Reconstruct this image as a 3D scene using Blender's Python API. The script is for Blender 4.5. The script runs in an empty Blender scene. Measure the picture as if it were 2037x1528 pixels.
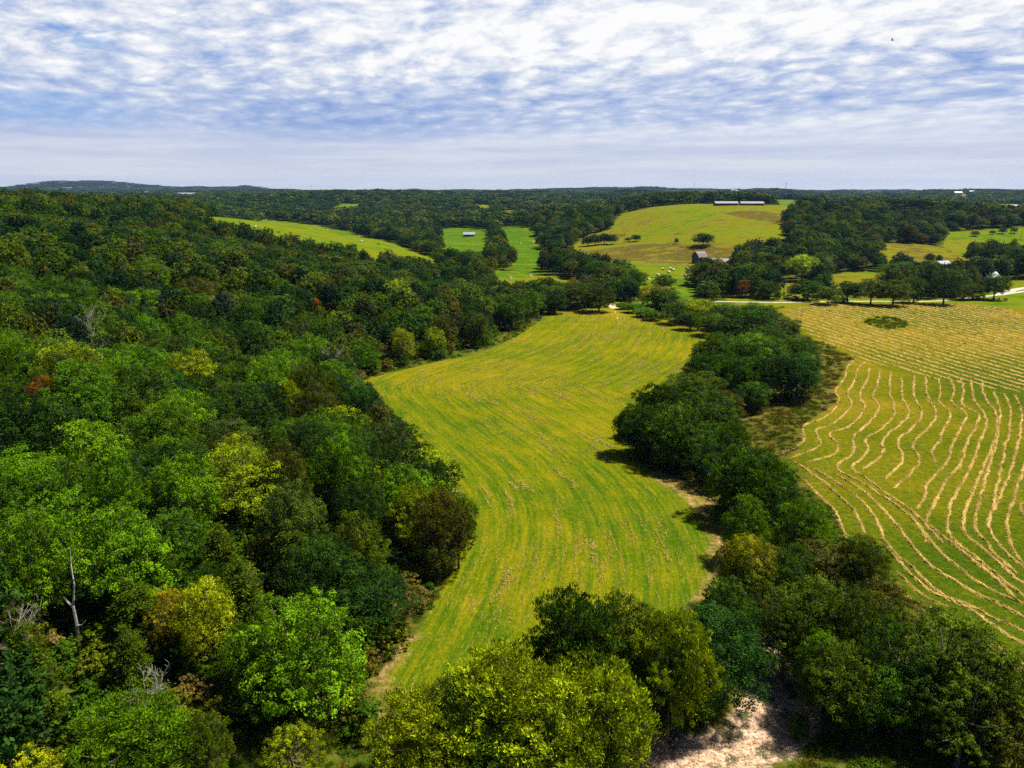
import bpy, math, random
import numpy as np
from mathutils import Vector

# ------------------------------------------------------------------ camera, sky, sun
SC = bpy.context.scene
COL = SC.collection
CAMZ = 50.0
F, CX, CY = 1510.0, 1018.5, 764.0
PITCH = math.atan((CY - 378.0) / F)
cam_d = bpy.data.cameras.new('camera')
cam = bpy.data.objects.new('camera', cam_d)
COL.objects.link(cam)
cam.location = (0, 0, CAMZ)
cam.rotation_euler = (math.pi / 2 - PITCH, 0, 0)
cam_d.sensor_width = 36.0
cam_d.lens = 36.0 * F / 2037.0
cam_d.clip_start = 0.5
cam_d.clip_end = 60000
SC.camera = cam

SUN_AZ, SUN_EL = math.radians(78), math.radians(62)
SUND = Vector((math.sin(SUN_AZ) * math.cos(SUN_EL), math.cos(SUN_AZ) * math.cos(SUN_EL), math.sin(SUN_EL)))
sl = bpy.data.lights.new('sun', 'SUN')
sl.energy = 5.0
sl.angle = math.radians(3.0)
sl.color = (1.0, 0.95, 0.86)
sun = bpy.data.objects.new('sun', sl)
COL.objects.link(sun)
sun.rotation_euler = SUND.to_track_quat('Z', 'Y').to_euler()
sun.location = (0, 0, 120)

SC.view_settings.view_transform = 'Standard'
SC.view_settings.look = 'None'
SC.view_settings.exposure = 0.90
SC.view_settings.gamma = 1.0
SC.view_settings.use_curve_mapping = False
SC.render.engine = 'CYCLES'
cy = SC.cycles
cy.max_bounces = 5
cy.diffuse_bounces = 2
cy.glossy_bounces = 2
cy.transmission_bounces = 3
cy.volume_bounces = 0
cy.use_denoising = False
cy.sample_clamp_indirect = 1.2
cy.sample_clamp_direct = 6.0
cy.use_adaptive_sampling = True
cy.adaptive_threshold = 0.02
cy.caustics_reflective = False
cy.caustics_refractive = False


class NT:
    """tiny helper for building node trees"""
    def __init__(s, tree):
        s.t = tree
        tree.nodes.clear()

    def n(s, typ, **kw):
        nd = s.t.nodes.new(typ)
        for k, v in kw.items():
            setattr(nd, k, v)
        return nd

    def put(s, sock, v):
        if isinstance(v, bpy.types.NodeSocket):
            s.t.links.new(v, sock)
        elif isinstance(v, (tuple, list)) and sock.type == 'RGBA' and len(v) == 3:
            sock.default_value = (v[0], v[1], v[2], 1)
        else:
            sock.default_value = v

    def m(s, op, a, b=0.0, c=0.0, clamp=False):
        nd = s.n('ShaderNodeMath', operation=op, use_clamp=clamp)
        s.put(nd.inputs[0], a); s.put(nd.inputs[1], b)
        if len(nd.inputs) > 2: s.put(nd.inputs[2], c)
        return nd.outputs[0]

    def vm(s, op, a, b=(0, 0, 0), scale=None):
        nd = s.n('ShaderNodeVectorMath', operation=op)
        s.put(nd.inputs[0], a); s.put(nd.inputs[1], b)
        if scale is not None: s.put(nd.inputs['Scale'], scale)
        return nd.outputs['Value'] if op in ('DOT_PRODUCT', 'LENGTH') else nd.outputs[0]

    def mix(s, f, a, b, mode='MIX'):
        nd = s.n('ShaderNodeMix', data_type='RGBA', blend_type=mode)
        s.put(nd.inputs[0], f); s.put(nd.inputs[6], a); s.put(nd.inputs[7], b)
        return nd.outputs[2]

    def rng(s, v, a, b, c=0.0, d=1.0, smooth=True):
        nd = s.n('ShaderNodeMapRange', interpolation_type='SMOOTHSTEP' if smooth else 'LINEAR')
        for i, x in enumerate((v, a, b, c, d)): s.put(nd.inputs[i], x)
        return nd.outputs[0]

    def noise(s, vec, scale, detail=3.0, rough=0.55, dist=0.0, color=False):
        nd = s.n('ShaderNodeTexNoise')
        s.put(nd.inputs['Vector'], vec)
        nd.inputs['Scale'].default_value = scale
        nd.inputs['Detail'].default_value = detail
        nd.inputs['Roughness'].default_value = rough
        nd.inputs['Distortion'].default_value = dist
        return nd.outputs['Color' if color else 'Fac']

    def voro(s, vec, scale, feature='F1', out='Distance', rand=1.0):
        nd = s.n('ShaderNodeTexVoronoi', feature=feature)
        s.put(nd.inputs['Vector'], vec)
        nd.inputs['Scale'].default_value = scale
        nd.inputs['Randomness'].default_value = rand
        return nd.outputs[out]

    def xyz(s, v):
        nd = s.n('ShaderNodeSeparateXYZ'); s.put(nd.inputs[0], v)
        return nd.outputs

    def vec(s, x, y, z=0.0):
        nd = s.n('ShaderNodeCombineXYZ')
        for i, a in enumerate((x, y, z)): s.put(nd.inputs[i], a)
        return nd.outputs[0]

    def attr(s, name, out='Fac'):
        nd = s.n('ShaderNodeAttribute'); nd.attribute_name = name
        return nd.outputs[out]

    def ramp(s, f, stops, interp='LINEAR'):
        nd = s.n('ShaderNodeValToRGB')
        cr = nd.color_ramp; cr.interpolation = interp
        while len(cr.elements) < len(stops): cr.elements.new(0.5)
        for e, (p, c) in zip(cr.elements, stops):
            e.position = p; e.color = (c[0], c[1], c[2], 1)
        s.put(nd.inputs[0], f)
        return nd.outputs[0]


# world: nishita sky seen through a broken altocumulus deck (true plane-projected cloud layer)
SKY_GAIN = 0.50
W = bpy.data.worlds.new('World')
SC.world = W
W.use_nodes = True
k = NT(W.node_tree)
sky = k.n('ShaderNodeTexSky', sky_type='NISHITA')
sky.sun_disc = False
sky.sun_elevation = SUN_EL
sky.sun_rotation = SUN_AZ
sky.altitude = 200
sky.air_density = 1.0
sky.dust_density = 0.6
sky.ozone_density = 2.5
SKY_STR = 0.10
D = k.n('ShaderNodeTexCoord').outputs['Generated']
dx, dy, dz = k.xyz(D)
zc = k.m('MAXIMUM', dz, 0.0)
den = k.m('ADD', zc, 0.16)
px_ = k.m('DIVIDE', dx, den)
py_ = k.m('DIVIDE', dy, den)
P = k.vec(px_, py_, 0.0)
warp = k.vm('SCALE', k.vm('SUBTRACT', k.noise(P, 1.1, 3, 0.5, color=True), (0.5, 0.5, 0.5)), scale=0.34)
P2 = k.vm('ADD', P, warp)
PR_ = k.vm('ADD', k.vm('MULTIPLY', P2, (1.0, 0.95, 1)), k.vec(0.0, k.m('MULTIPLY', px_, 0.16), 0.0))
big = k.noise(P2, 0.42, 3, 0.5)
rip = k.noise(PR_, 7.5, 4, 0.6)
fin = k.noise(PR_, 21.0, 4, 0.65)
cell = k.voro(k.vm('ADD', PR_, k.vm('SCALE', k.noise(PR_, 9, 3, 0.6, color=True), scale=0.10)), 8.5, 'SMOOTH_F1')
hi = k.rng(dz, 0.10, 0.20)
tex = k.m('ADD', k.m('MULTIPLY', rip, 0.42), k.m('ADD', k.m('MULTIPLY', fin, 0.40), k.m('MULTIPLY', k.m('SUBTRACT', 0.75, cell), 0.55)))
sd = k.vm('DOT_PRODUCT', D, (SUND.x, SUND.y, SUND.z))
gd_ = k.vm('DOT_PRODUCT', D, (0.34, 0.86, 0.38))
glow = k.rng(gd_, 0.72, 0.99)
wob = k.m('MULTIPLY', k.m('SUBTRACT', k.noise(k.vec(dx, k.m('MULTIPLY', dz, 4.0), dy), 2.2, 5, 0.6), 0.5), 0.085)
zz = k.m('ADD', k.m('ADD', dz, wob), k.m('MULTIPLY', dx, -0.05))
band = k.m('MULTIPLY', k.m('MULTIPLY', k.rng(zz, 0.050, 0.075), k.rng(zz, 0.115, 0.165, 1.0, 0.0)), k.rng(dx, -0.45, -0.15, 0.25, 1.0))
lo = k.rng(dz, 0.0, 0.075, 1.0, 0.0)
fade = k.rng(dz, 0.05, 0.16, 0.35, 1.0)
cloudlum = k.m('ADD', k.m('MULTIPLY', k.m('SUBTRACT', tex, 0.50), k.m('MULTIPLY', fade, 2.15)), k.m('ADD', k.m('MULTIPLY', k.m('SUBTRACT', big, .5), 0.5), 0.615))
cloudlum = k.m('ADD', cloudlum, k.m('MULTIPLY', glow, 0.25))
cloudlum = k.m('SUBTRACT', cloudlum, k.m('MULTIPLY', band, 0.34))
cl = k.ramp(k.rng(cloudlum, 0.1, 1.15, smooth=False), [
    (0.0, (0.22, 0.37, 0.74)), (0.25, (0.35, 0.48, 0.79)), (0.5, (0.56, 0.65, 0.87)), (0.72, (0.80, 0.85, 0.95)), (1.0, (1.06, 1.06, 1.06))])
streak = k.noise(k.vec(k.m('MULTIPLY', dx, 1.5), k.m('MULTIPLY', dz, 26.0), dy), 3.0, 6, 0.62)
lowcol = k.mix(k.rng(streak, .3, .7), (0.50, 0.58, 0.82), (0.76, 0.80, 0.91))
cl = k.mix(k.m('MULTIPLY', k.rng(k.m('ADD', dz, k.m('MULTIPLY', wob, .5)), 0.045, 0.085, 1.0, 0.0), 0.85), cl, lowcol)
cl = k.mix(k.m('MULTIPLY', lo, 0.6), cl, (0.84, 0.83, 0.84))
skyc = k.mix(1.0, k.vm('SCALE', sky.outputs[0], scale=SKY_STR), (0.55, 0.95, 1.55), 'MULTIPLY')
gapn = k.m('SUBTRACT', k.noise(P2, 3.0, 5, 0.6), k.m('MULTIPLY', glow, 0.25))
gap = k.m('MULTIPLY', k.m('MULTIPLY', k.rng(gapn, 0.60, 0.68), hi), 0.85)
clr = k.m('MULTIPLY', k.m('MULTIPLY', k.rng(dz, 0.060, 0.078), k.rng(k.m('ADD', dz, k.m('MULTIPLY', wob, .3)), 0.10, 0.104, 1.0, 0.0)), k.rng(k.m('ADD', dx, k.m('MULTIPLY', wob, 2.0)), -0.48, -0.38, 1.0, 0.0))
gap = k.m('MAXIMUM', gap, k.m('MULTIPLY', clr, 0.38))
skyblue = k.mix(0.8, skyc, (0.16, 0.42, 0.85))
allc = k.mix(gap, cl, skyblue)
# unseen blue sky overhead and behind, darkened to cut the fill light
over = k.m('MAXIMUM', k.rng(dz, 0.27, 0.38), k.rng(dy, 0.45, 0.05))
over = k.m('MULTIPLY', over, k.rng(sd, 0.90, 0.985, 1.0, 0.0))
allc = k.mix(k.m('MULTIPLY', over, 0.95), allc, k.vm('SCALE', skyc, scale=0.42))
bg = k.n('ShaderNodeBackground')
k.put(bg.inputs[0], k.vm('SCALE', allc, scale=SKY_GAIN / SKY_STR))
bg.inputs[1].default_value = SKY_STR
wo = k.n('ShaderNodeOutputWorld')
k.t.links.new(bg.outputs[0], wo.inputs[0])

# ------------------------------------------------------------------ numeric helpers
RG = np.random.default_rng(7)
random.seed(7)
CP, SP = math.cos(PITCH), math.sin(PITCH)


def ray(px, py):
    a = (px - CX) / F
    b = (CY - py) / F
    return np.array([a, CP + b * SP, -SP + b * CP])


def project(x, y, z):
    z = z - CAMZ
    d = y * CP - z * SP
    u = y * SP + z * CP
    return CX + F * x / d, CY - F * u / d, d


def flat(pts):
    out = []
    for px, py in pts:
        d = ray(px, py)
        t = -CAMZ / d[2]
        out.append((d[0] * t, d[1] * t))
    return np.array(out)


def hash2(ix, iy, s):
    h = (ix.astype(np.int64) * 374761393 + iy.astype(np.int64) * 668265263 + s * 1442695041) & 0xffffffff
    h = ((h ^ (h >> 13)) * 1274126177) & 0xffffffff
    return ((h ^ (h >> 16)) & 0xffff) / 65535.0


def vnoise(x, y, s=0):
    ix = np.floor(x); iy = np.floor(y)
    fx = x - ix; fy = y - iy
    fx = fx * fx * (3 - 2 * fx); fy = fy * fy * (3 - 2 * fy)
    a = hash2(ix, iy, s); b = hash2(ix + 1, iy, s); c = hash2(ix, iy + 1, s); d = hash2(ix + 1, iy + 1, s)
    return (a * (1 - fx) + b * fx) * (1 - fy) + (c * (1 - fx) + d * fx) * fy - 0.5


def fbm(x, y, s=0, o=3):
    r = 0; a = 1.0
    for i in range(o):
        r = r + a * vnoise(x * 2 ** i, y * 2 ** i, s + i * 17)
        a *= 0.5
    return r


def sstep(v, a, b):
    t = np.clip((v - a) / (b - a), 0, 1)
    return t * t * (3 - 2 * t)


def seg_dist(x, y, poly, closed=False, want=False):
    """distance to polyline, and (side, arclength) if wanted"""
    n = len(poly)
    best = np.full(np.shape(x), 1e9)
    side = np.zeros(np.shape(x)); arc = np.zeros(np.shape(x))
    L = 0.0
    for i in range(n if closed else n - 1):
        ax, ay = poly[i]; bx, by = poly[(i + 1) % n]
        ex, ey = bx - ax, by - ay
        l2 = ex * ex + ey * ey + 1e-12
        t = np.clip(((x - ax) * ex + (y - ay) * ey) / l2, 0, 1)
        d = np.hypot(x - ax - t * ex, y - ay - t * ey)
        m = d < best
        best = np.where(m, d, best)
        if want:
            cr = ex * (y - ay) - ey * (x - ax)
            side = np.where(m, np.sign(cr), side)
            arc = np.where(m, L + t * math.sqrt(l2), arc)
        L += math.sqrt(l2)
    return (best, side, arc) if want else best


def inside(x, y, poly):
    c = np.zeros(np.shape(x), bool)
    n = len(poly)
    for i in range(n):
        ax, ay = poly[i]; bx, by = poly[i - 1]
        if ay == by: continue
        c ^= ((ay > y) != (by > y)) & (x < (bx - ax) * (y - ay) / (by - ay) + ax)
    return c


def sdf(x, y, poly):
    x = np.asarray(x, float); y = np.asarray(y, float)
    mn = poly.min(0) - 30; mx = poly.max(0) + 30
    out = np.full(x.shape, -30.0)
    m = (x > mn[0]) & (x < mx[0]) & (y > mn[1]) & (y < mx[1])
    if m.any():
        d = seg_dist(x[m], y[m], poly, True)
        out[m] = np.clip(np.where(inside(x[m], y[m], poly), d, -d), -30, 30)
    return out


def smooth(pts, it=2, closed=False):
    p = np.array(pts, float)
    for _ in range(it):
        if closed:
            q = np.roll(p, -1, 0)
            p = np.stack([p * .75 + q * .25, p * .25 + q * .75], 1).reshape(-1, p.shape[1])
        else:
            q = [p[0]]
            for a, b in zip(p[:-1], p[1:]):
                q += [a * .75 + b * .25, a * .25 + b * .75]
            q.append(p[-1])
            p = np.array(q)
    return p


# ------------------------------------------------------------------ terrain
FOOT = np.concatenate([
    np.array([(-38, -60), (-33, 20)]),
    flat([(690, 1500), (735, 1385), (800, 1290), (885, 1150), (905, 1050), (900, 950), (800, 850), (715, 758)]),
    flat([(860, 712), (1000, 668)]),
    np.array([(-14, 320), (-38, 400), (-58, 500), (-66, 600), (-100, 760), (-260, 860), (-600, 900)])])
CREEK = flat([(1150, 1560), (1300, 1508), (1420, 1490), (1520, 1452), (1560, 1400), (1553, 1310), (1535, 1240), (1520, 1180),
              (1540, 1080), (1560, 960), (1500, 850), (1400, 800), (1440, 740), (1560, 660)])
CREEK = smooth(CREEK, 2)


def height(x, y):
    x = np.asarray(x, float); y = np.asarray(y, float)
    d, s, _ = seg_dist(x, y, FOOT, False, True)
    d = d * s
    a = 0.19 * np.maximum(d - 2, 0)
    a = a * (1 + 0.12 * fbm(x / 90, y / 90, 3, 2))
    cap = 37 - 7 * sstep(y, 420, 620)
    kk = 4.0
    hl = -kk * np.log(np.exp(-a / kk) + np.exp(-cap / kk)) + kk * np.log(1 + np.exp(-cap / kk))
    hl = hl * (1 - 0.75 * sstep(y, 640, 860)) * (1 - .5 * sstep(-x, 420, 700))
    r = np.hypot(x, y)
    pl = sstep(r, 820, 2300)
    base = pl * (27 + 27 * fbm(x / 380, y / 380, 5, 3)) + sstep(r, 1600, 3500) * 9 * fbm(x / 900, y / 900, 8, 2)
    e = np.sqrt(((x - 240) / np.where(x < 240, 150, 190)) ** 2 + ((y - 925) / np.where(y < 925, 300, 420)) ** 2)
    h2 = 32 * np.exp(-e ** 3)
    h2 = h2 + 7 * np.exp(-((x - 175) / 75) ** 2 - ((y - 610) / 48) ** 2)
    # wooded knob right of the pasture, low spur at centre
    h2 = h2 + 13 * np.exp(-((x - 450) / 90) ** 2 - ((y - 860) / 190) ** 2)
    h2 = h2 + 12 * np.exp(-((x - 40) / 60) ** 2 - ((y - 950) / 120) ** 2)
    h3 = 12 * sstep(x, 380, 520) * sstep(y, 560, 760) * (1 - sstep(r, 900, 1500))
    far = 66 * np.exp(-((x + 4240) / 430) ** 2 - ((y - 7700) / 900) ** 2) + 38 * np.exp(-((x + 4100) / 1000) ** 2 - ((y - 7750) / 900) ** 2)
    far = far + 26 * np.exp(-((x + 3450) / 420) ** 2 - ((y - 7800) / 900) ** 2) + 46 * np.exp(-((x + 2640) / 260) ** 2 - ((y - 7900) / 700) ** 2)
    far = far + 34 * np.exp(-((x - 650) / 900) ** 2 - ((y - 6500) / 600) ** 2) + 20 * np.exp(-((x - 5200) / 900) ** 2 - ((y - 7000) / 900) ** 2)
    cr = seg_dist(x, y, CREEK) if np.size(x) > 0 else 0
    crk = -1.3 * np.exp(-(cr / 5.0) ** 2)
    und = 0.5 * fbm(x / 45, y / 45, 11, 2)
    return hl + np.maximum(base, 0) + h2 + h3 + far + crk + und


def hit(px, py, dz=0.0, rmin=15, rmax=9000):
    """world point where the ray through a photo pixel meets the terrain raised by dz"""
    d = ray(px, py)
    hd = math.hypot(d[0], d[1])
    rr = np.geomspace(rmin, rmax, 1500)
    x = d[0] / hd * rr; y = d[1] / hd * rr
    z = CAMZ + d[2] / hd * rr
    g = height(x, y) + dz
    idx = np.nonzero(z < g)[0]
    if len(idx) == 0:
        i = int(np.argmin(z - g))
        return np.array([x[i], y[i]])
    i = int(idx[0])
    if i == 0: return np.array([x[0], y[0]])
    a = (z - g)[i - 1]; b = (z - g)[i]
    t = a / (a - b)
    return np.array([x[i - 1] + (x[i] - x[i - 1]) * t, y[i - 1] + (y[i] - y[i - 1]) * t])


def hits(pts):
    return np.array([hit(*p) for p in pts])


CENTER = flat([(1215, 612), (1250, 615), (1272, 624), (1292, 637), (1340, 638), (1385, 645), (1425, 660), (1440, 700), (1420, 760), (1380, 800), (1300, 860),
               (1262, 900), (1285, 932), (1350, 948), (1395, 985), (1432, 1030), (1448, 1075), (1446, 1120), (1415, 1180), (1395, 1240),
               (1330, 1330), (1250, 1400), (1080, 1400), (900, 1400), (770, 1420), (722, 1400), (745, 1370), (808, 1290), (890, 1165), (935, 1060), (915, 950),
               (800, 850), (718, 762), (730, 752), (860, 722), (950, 702), (1010, 680), (1060, 650), (1092, 622), (1130, 616)])
CENTER = smooth(CENTER, 1, True)
RIGHT = flat([(1545, 615), (1600, 606), (1660, 603), (1760, 603), (1900, 603), (1985, 608), (2037, 622), (2300, 640), (2900, 760), (3000, 1700), (2400, 1640), (2200, 1460),
              (2037, 1330), (1960, 1268), (1870, 1218), (1800, 1180), (1765, 1110), (1690, 1070), (1660, 1010), (1605, 960), (1540, 908),
              (1592, 893), (1602, 845), (1665, 800), (1662, 775), (1676, 740), (1696, 714), (1660, 692), (1600, 668), (1568, 640)])
BROWNZ = flat([(1600, 680), (1700, 712), (1680, 740), (1668, 800), (1602, 850), (1594, 892), (1540, 910), (1500, 880), (1440, 830), (1500, 790), (1600, 780), (1640, 720)])
HOLLOW = flat([(1718, 642), (1728, 634), (1760, 632), (1790, 635), (1803, 645), (1795, 653), (1765, 655), (1735, 650)])
HOLLOW = smooth(HOLLOW, 2, True)
BARE = [smooth(flat([(1280, 936), (1350, 938), (1405, 970), (1442, 1020), (1458, 1075), (1450, 1130), (1408, 1125), (1418, 1065), (1385, 1015), (1330, 968)]), 1, True),
        smooth(flat([(1430, 1100), (1455, 1115), (1425, 1190), (1400, 1245), (1350, 1260), (1395, 1170)]), 1, True),
        smooth(flat([(722, 1400), (760, 1335), (812, 1272), (830, 1262), (790, 1330), (765, 1380), (850, 1395), (840, 1425), (740, 1450)]), 1, True),
        smooth(flat([(1960, 1275), (2037, 1320), (2090, 1380), (2037, 1350), (1960, 1300)]), 1, True)]
CLEAR = {   # open ground, tint 0 = green .. 1 = brown
    'left': (hits([(400, 434), (520, 437), (620, 446), (700, 462), (780, 483), (862, 512)]).tolist() +
             hits([(872, 556), (800, 552), (720, 542), (640, 528), (560, 512), (480, 490), (395, 466)]).tolist(), 0.35),
    'valley_a': (hits([(876, 455), (920, 453), (975, 456), (975, 500), (960, 535), (876, 535)]).tolist(), 0.05),
    'valley_b': (hits([(985, 451), (1020, 450), (1066, 452), (1072, 480), (1080, 520), (1075, 552), (1030, 548), (1015, 520), (995, 480)]).tolist(), 0.0),
    'sliver': (hits([(985, 536), (1040, 541), (1110, 553), (1160, 560), (1150, 600), (1050, 598), (975, 590)]).tolist(), 0.3),
    'hill': ([(138, 925), (232, 960), (290, 960), (345, 900)] + hits([(1558, 445), (1565, 490), (1550, 505), (1480, 515), (1440, 540)]).tolist() +
             hits([(1380, 530), (1260, 530), (1120, 527), (1072, 515), (1140, 489), (1165, 470), (1210, 458), (1225, 440), (1248, 418)]).tolist(), 0.55),
    'bales': (hits([(1095, 512), (1190, 520), (1260, 527), (1370, 529), (1382, 560), (1376, 612), (1275, 612), (1262, 575), (1200, 545), (1120, 530)]).tolist(), 0.3),
    'small': (hits([(1640, 556), (1660, 545), (1700, 540), (1760, 541), (1775, 575), (1750, 592), (1645, 592)]).tolist(), 0.6),
    'brown': (hits([(1750, 486), (1790, 484), (1850, 488), (1895, 497), (1930, 512), (1935, 560), (1870, 565), (1800, 552), (1750, 530)]).tolist(), 0.8),
    'yellow': (hits([(1882, 462), (1960, 456), (2045, 453), (2200, 452), (2200, 520), (2045, 520), (1980, 515), (1900, 506), (1876, 490)]).tolist(), 0.25),
    'verge': (hits([(1440, 594), (1560, 591), (1720, 594), (1905, 594), (1930, 585), (2000, 560), (2100, 555), (2200, 640), (2037, 624), (1985, 610), (1900, 605), (1660, 605), (1560, 612), (1470, 606)]).tolist(), 0.45),
    'yard': (hits([(1540, 556), (1610, 560), (1612, 594), (1545, 594)]).tolist(), 0.5),
    'gapway': (hits([(1205, 603), (1228, 600), (1300, 622), (1296, 640), (1215, 618)]).tolist(), 0.4),
    'farm': (hits([(1375, 520), (1400, 522), (1460, 530), (1470, 560), (1380, 545)]).tolist(), 0.5),
}
for nm, pts, t in (('fa', [(657, 411), (690, 406), (718, 405), (716, 414), (680, 418), (658, 418)], .2),
                   ('fb', [(938, 407), (978, 408), (980, 417), (938, 414)], .5), ('fc', [(998, 414), (1026, 419), (1024, 431), (998, 424)], .6),
                   ('fd', [(1192, 399), (1216, 400), (1214, 408), (1192, 407)], .2), ('fe', [(1536, 397), (1622, 398), (1622, 406), (1536, 405)], .2),
                   ('ff', [(1634, 408), (1650, 405), (1700, 408), (1680, 415), (1640, 416)], .3), ('fg', [(1762, 419), (1860, 424), (1862, 432), (1764, 430)], .8),
                   ('fh', [(1955, 409), (1995, 405), (2037, 408), (2037, 418), (1960, 416)], .5), ('fi', [(700, 383), (716, 383), (716, 387), (700, 387)], .3),
                   ('fj', [(1893, 386), (1930, 383), (1940, 389), (1900, 391)], .6)):
    my_ = sum(b for _, b in pts) / len(pts)
    CLEAR[nm] = (hits([(a, b + (9 if b > my_ else 0)) for a, b in pts]).tolist(), t)
for nm in CLEAR:
    CLEAR[nm] = (np.array(CLEAR[nm][0]), CLEAR[nm][1])
TINTZ = [(hits([(1130, 520), (1150, 500), (1260, 486), (1360, 486), (1500, 494), (1500, 515), (1370, 527), (1200, 520)]), .5),
         (hits([(1440, 424), (1500, 418), (1556, 426), (1556, 447), (1500, 438)]), .6), (hits([(1140, 488), (1200, 462), (1245, 452), (1240, 470), (1190, 488)]), .3),
         (hits([(1883, 478), (1960, 480), (2100, 482), (2100, 505), (1883, 500)]), .5)]
ROADS = [(smooth(hits([(1395, 600), (1440, 600), (1500, 601), (1560, 602), (1640, 600), (1720, 599), (1800, 600), (1860, 599), (1905, 596), (1955, 590), (2010, 584), (2100, 570)]), 1), 1.35),
         (smooth(hits([(1990, 586), (2015, 576), (2060, 570), (2200, 580)]), 1), 2.2)]
TRACK = [(smooth(flat([(1207, 603), (1216, 606), (1222, 612)]), 1), 2.2), (smooth(flat([(1219, 612), (1226, 626), (1232, 645)]), 1), 0.15)]
STRIPE = np.concatenate([flat([(690, 1600), (735, 1420), (830, 1270), (920, 1110), (945, 1010), (900, 935), (800, 845), (735, 775)]),
                         flat([(780, 742), (900, 712), (1010, 680), (1080, 630)])])
STRIPE = smooth(STRIPE, 2)


def creek_w(arc):
    return 3.6 + 1.2 * np.sin(arc * 0.11 + 1) + 1.0 * np.sin(arc * .31)


def fields(x, y):
    """all the signed distances used for ground cover"""
    o = {}
    o['cF'] = sdf(x, y, CENTER)
    o['rF'] = sdf(x, y, RIGHT)
    o['hol'] = sdf(x, y, HOLLOW)
    o['brz'] = sdf(x, y, BROWNZ)
    b = np.full(np.shape(x), -30.0)
    for p in BARE: b = np.maximum(b, sdf(x, y, p))
    o['bare'] = b
    pas = np.full(np.shape(x), -30.0); tint = np.full(np.shape(x), .5)
    for nm, (p, t) in CLEAR.items():
        s = sdf(x, y, p)
        tint = np.where(s > pas, t, tint)
        pas = np.maximum(pas, s)
    for p, a_ in TINTZ: tint = tint + a_ * sstep(sdf(x, y, p), -9, 9)
    o['pas'] = pas; o['ptint'] = tint
    d, s, arc = seg_dist(x, y, CREEK, False, True)
    o['crk'] = np.clip(creek_w(arc) - d, -30, 30) * np.where(y < 150, 1, 1) - np.where(y > 100, 20, 0)
    rd = np.full(np.shape(x), -30.0)
    for p, w in ROADS: rd = np.maximum(rd, w - seg_dist(x, y, p))
    o['road'] = np.clip(rd, -30, 30)
    tr = np.full(np.shape(x), -30.0)
    for p, w in TRACK: tr = np.maximum(tr, w - seg_dist(x, y, p))
    o['trk'] = np.clip(tr, -30, 30)
    return o


# ------------------------------------------------------------------ object helpers
def link(name, mesh, mats=None, parent=None):
    ob = bpy.data.objects.new(name, mesh)
    COL.objects.link(ob)
    if mats is not None and len(mesh.materials) == 0:
        for m_ in (mats if isinstance(mats, (list, tuple)) else [mats]): mesh.materials.append(m_)
    if parent: ob.parent = parent
    return ob


def tag(o, label=None, cat=None, group=None, kind=None):
    if label: o['label'] = label
    if cat: o['category'] = cat
    if group: o['group'] = group
    if kind: o['kind'] = kind
    return o


def empty(name, loc, rz=0.0):
    o = bpy.data.objects.new(name, None)
    COL.objects.link(o)
    o.location = loc
    o.rotation_euler = (0, 0, rz)
    o.empty_display_size = 0.5
    return o


def np_mesh(name, V, Fq, attrs=None, smoothed=False, mat_index=None):
    """mesh from numpy verts and an (n,k) face array (k = 3 or 4)"""
    V = np.asarray(V, np.float32); Fq = np.asarray(Fq, np.int32)
    me = bpy.data.meshes.new(name)
    n, kk = Fq.shape
    me.vertices.add(len(V)); me.vertices.foreach_set('co', V.ravel())
    me.loops.add(n * kk); me.loops.foreach_set('vertex_index', Fq.ravel())
    me.polygons.add(n); me.polygons.foreach_set('loop_start', np.arange(0, n * kk, kk, dtype=np.int32))
    me.update(calc_edges=True)
    if smoothed: me.polygons.foreach_set('use_smooth', np.ones(n, bool))
    else: me.polygons.foreach_set('use_smooth', np.zeros(n, bool))
    if mat_index is not None: me.polygons.foreach_set('material_index', np.asarray(mat_index, np.int32))
    for a, v in (attrs or {}).items():
        at = me.attributes.new(a, 'FLOAT', 'POINT')
        at.data.foreach_set('value', np.asarray(v, np.float32))
    return me


def poly_mesh(name, V, Fs, mi=None):
    me = bpy.data.meshes.new(name)
    me.from_pydata([tuple(v) for v in V], [], Fs)
    if mi: me.polygons.foreach_set('material_index', mi)
    me.update()
    return me


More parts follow.
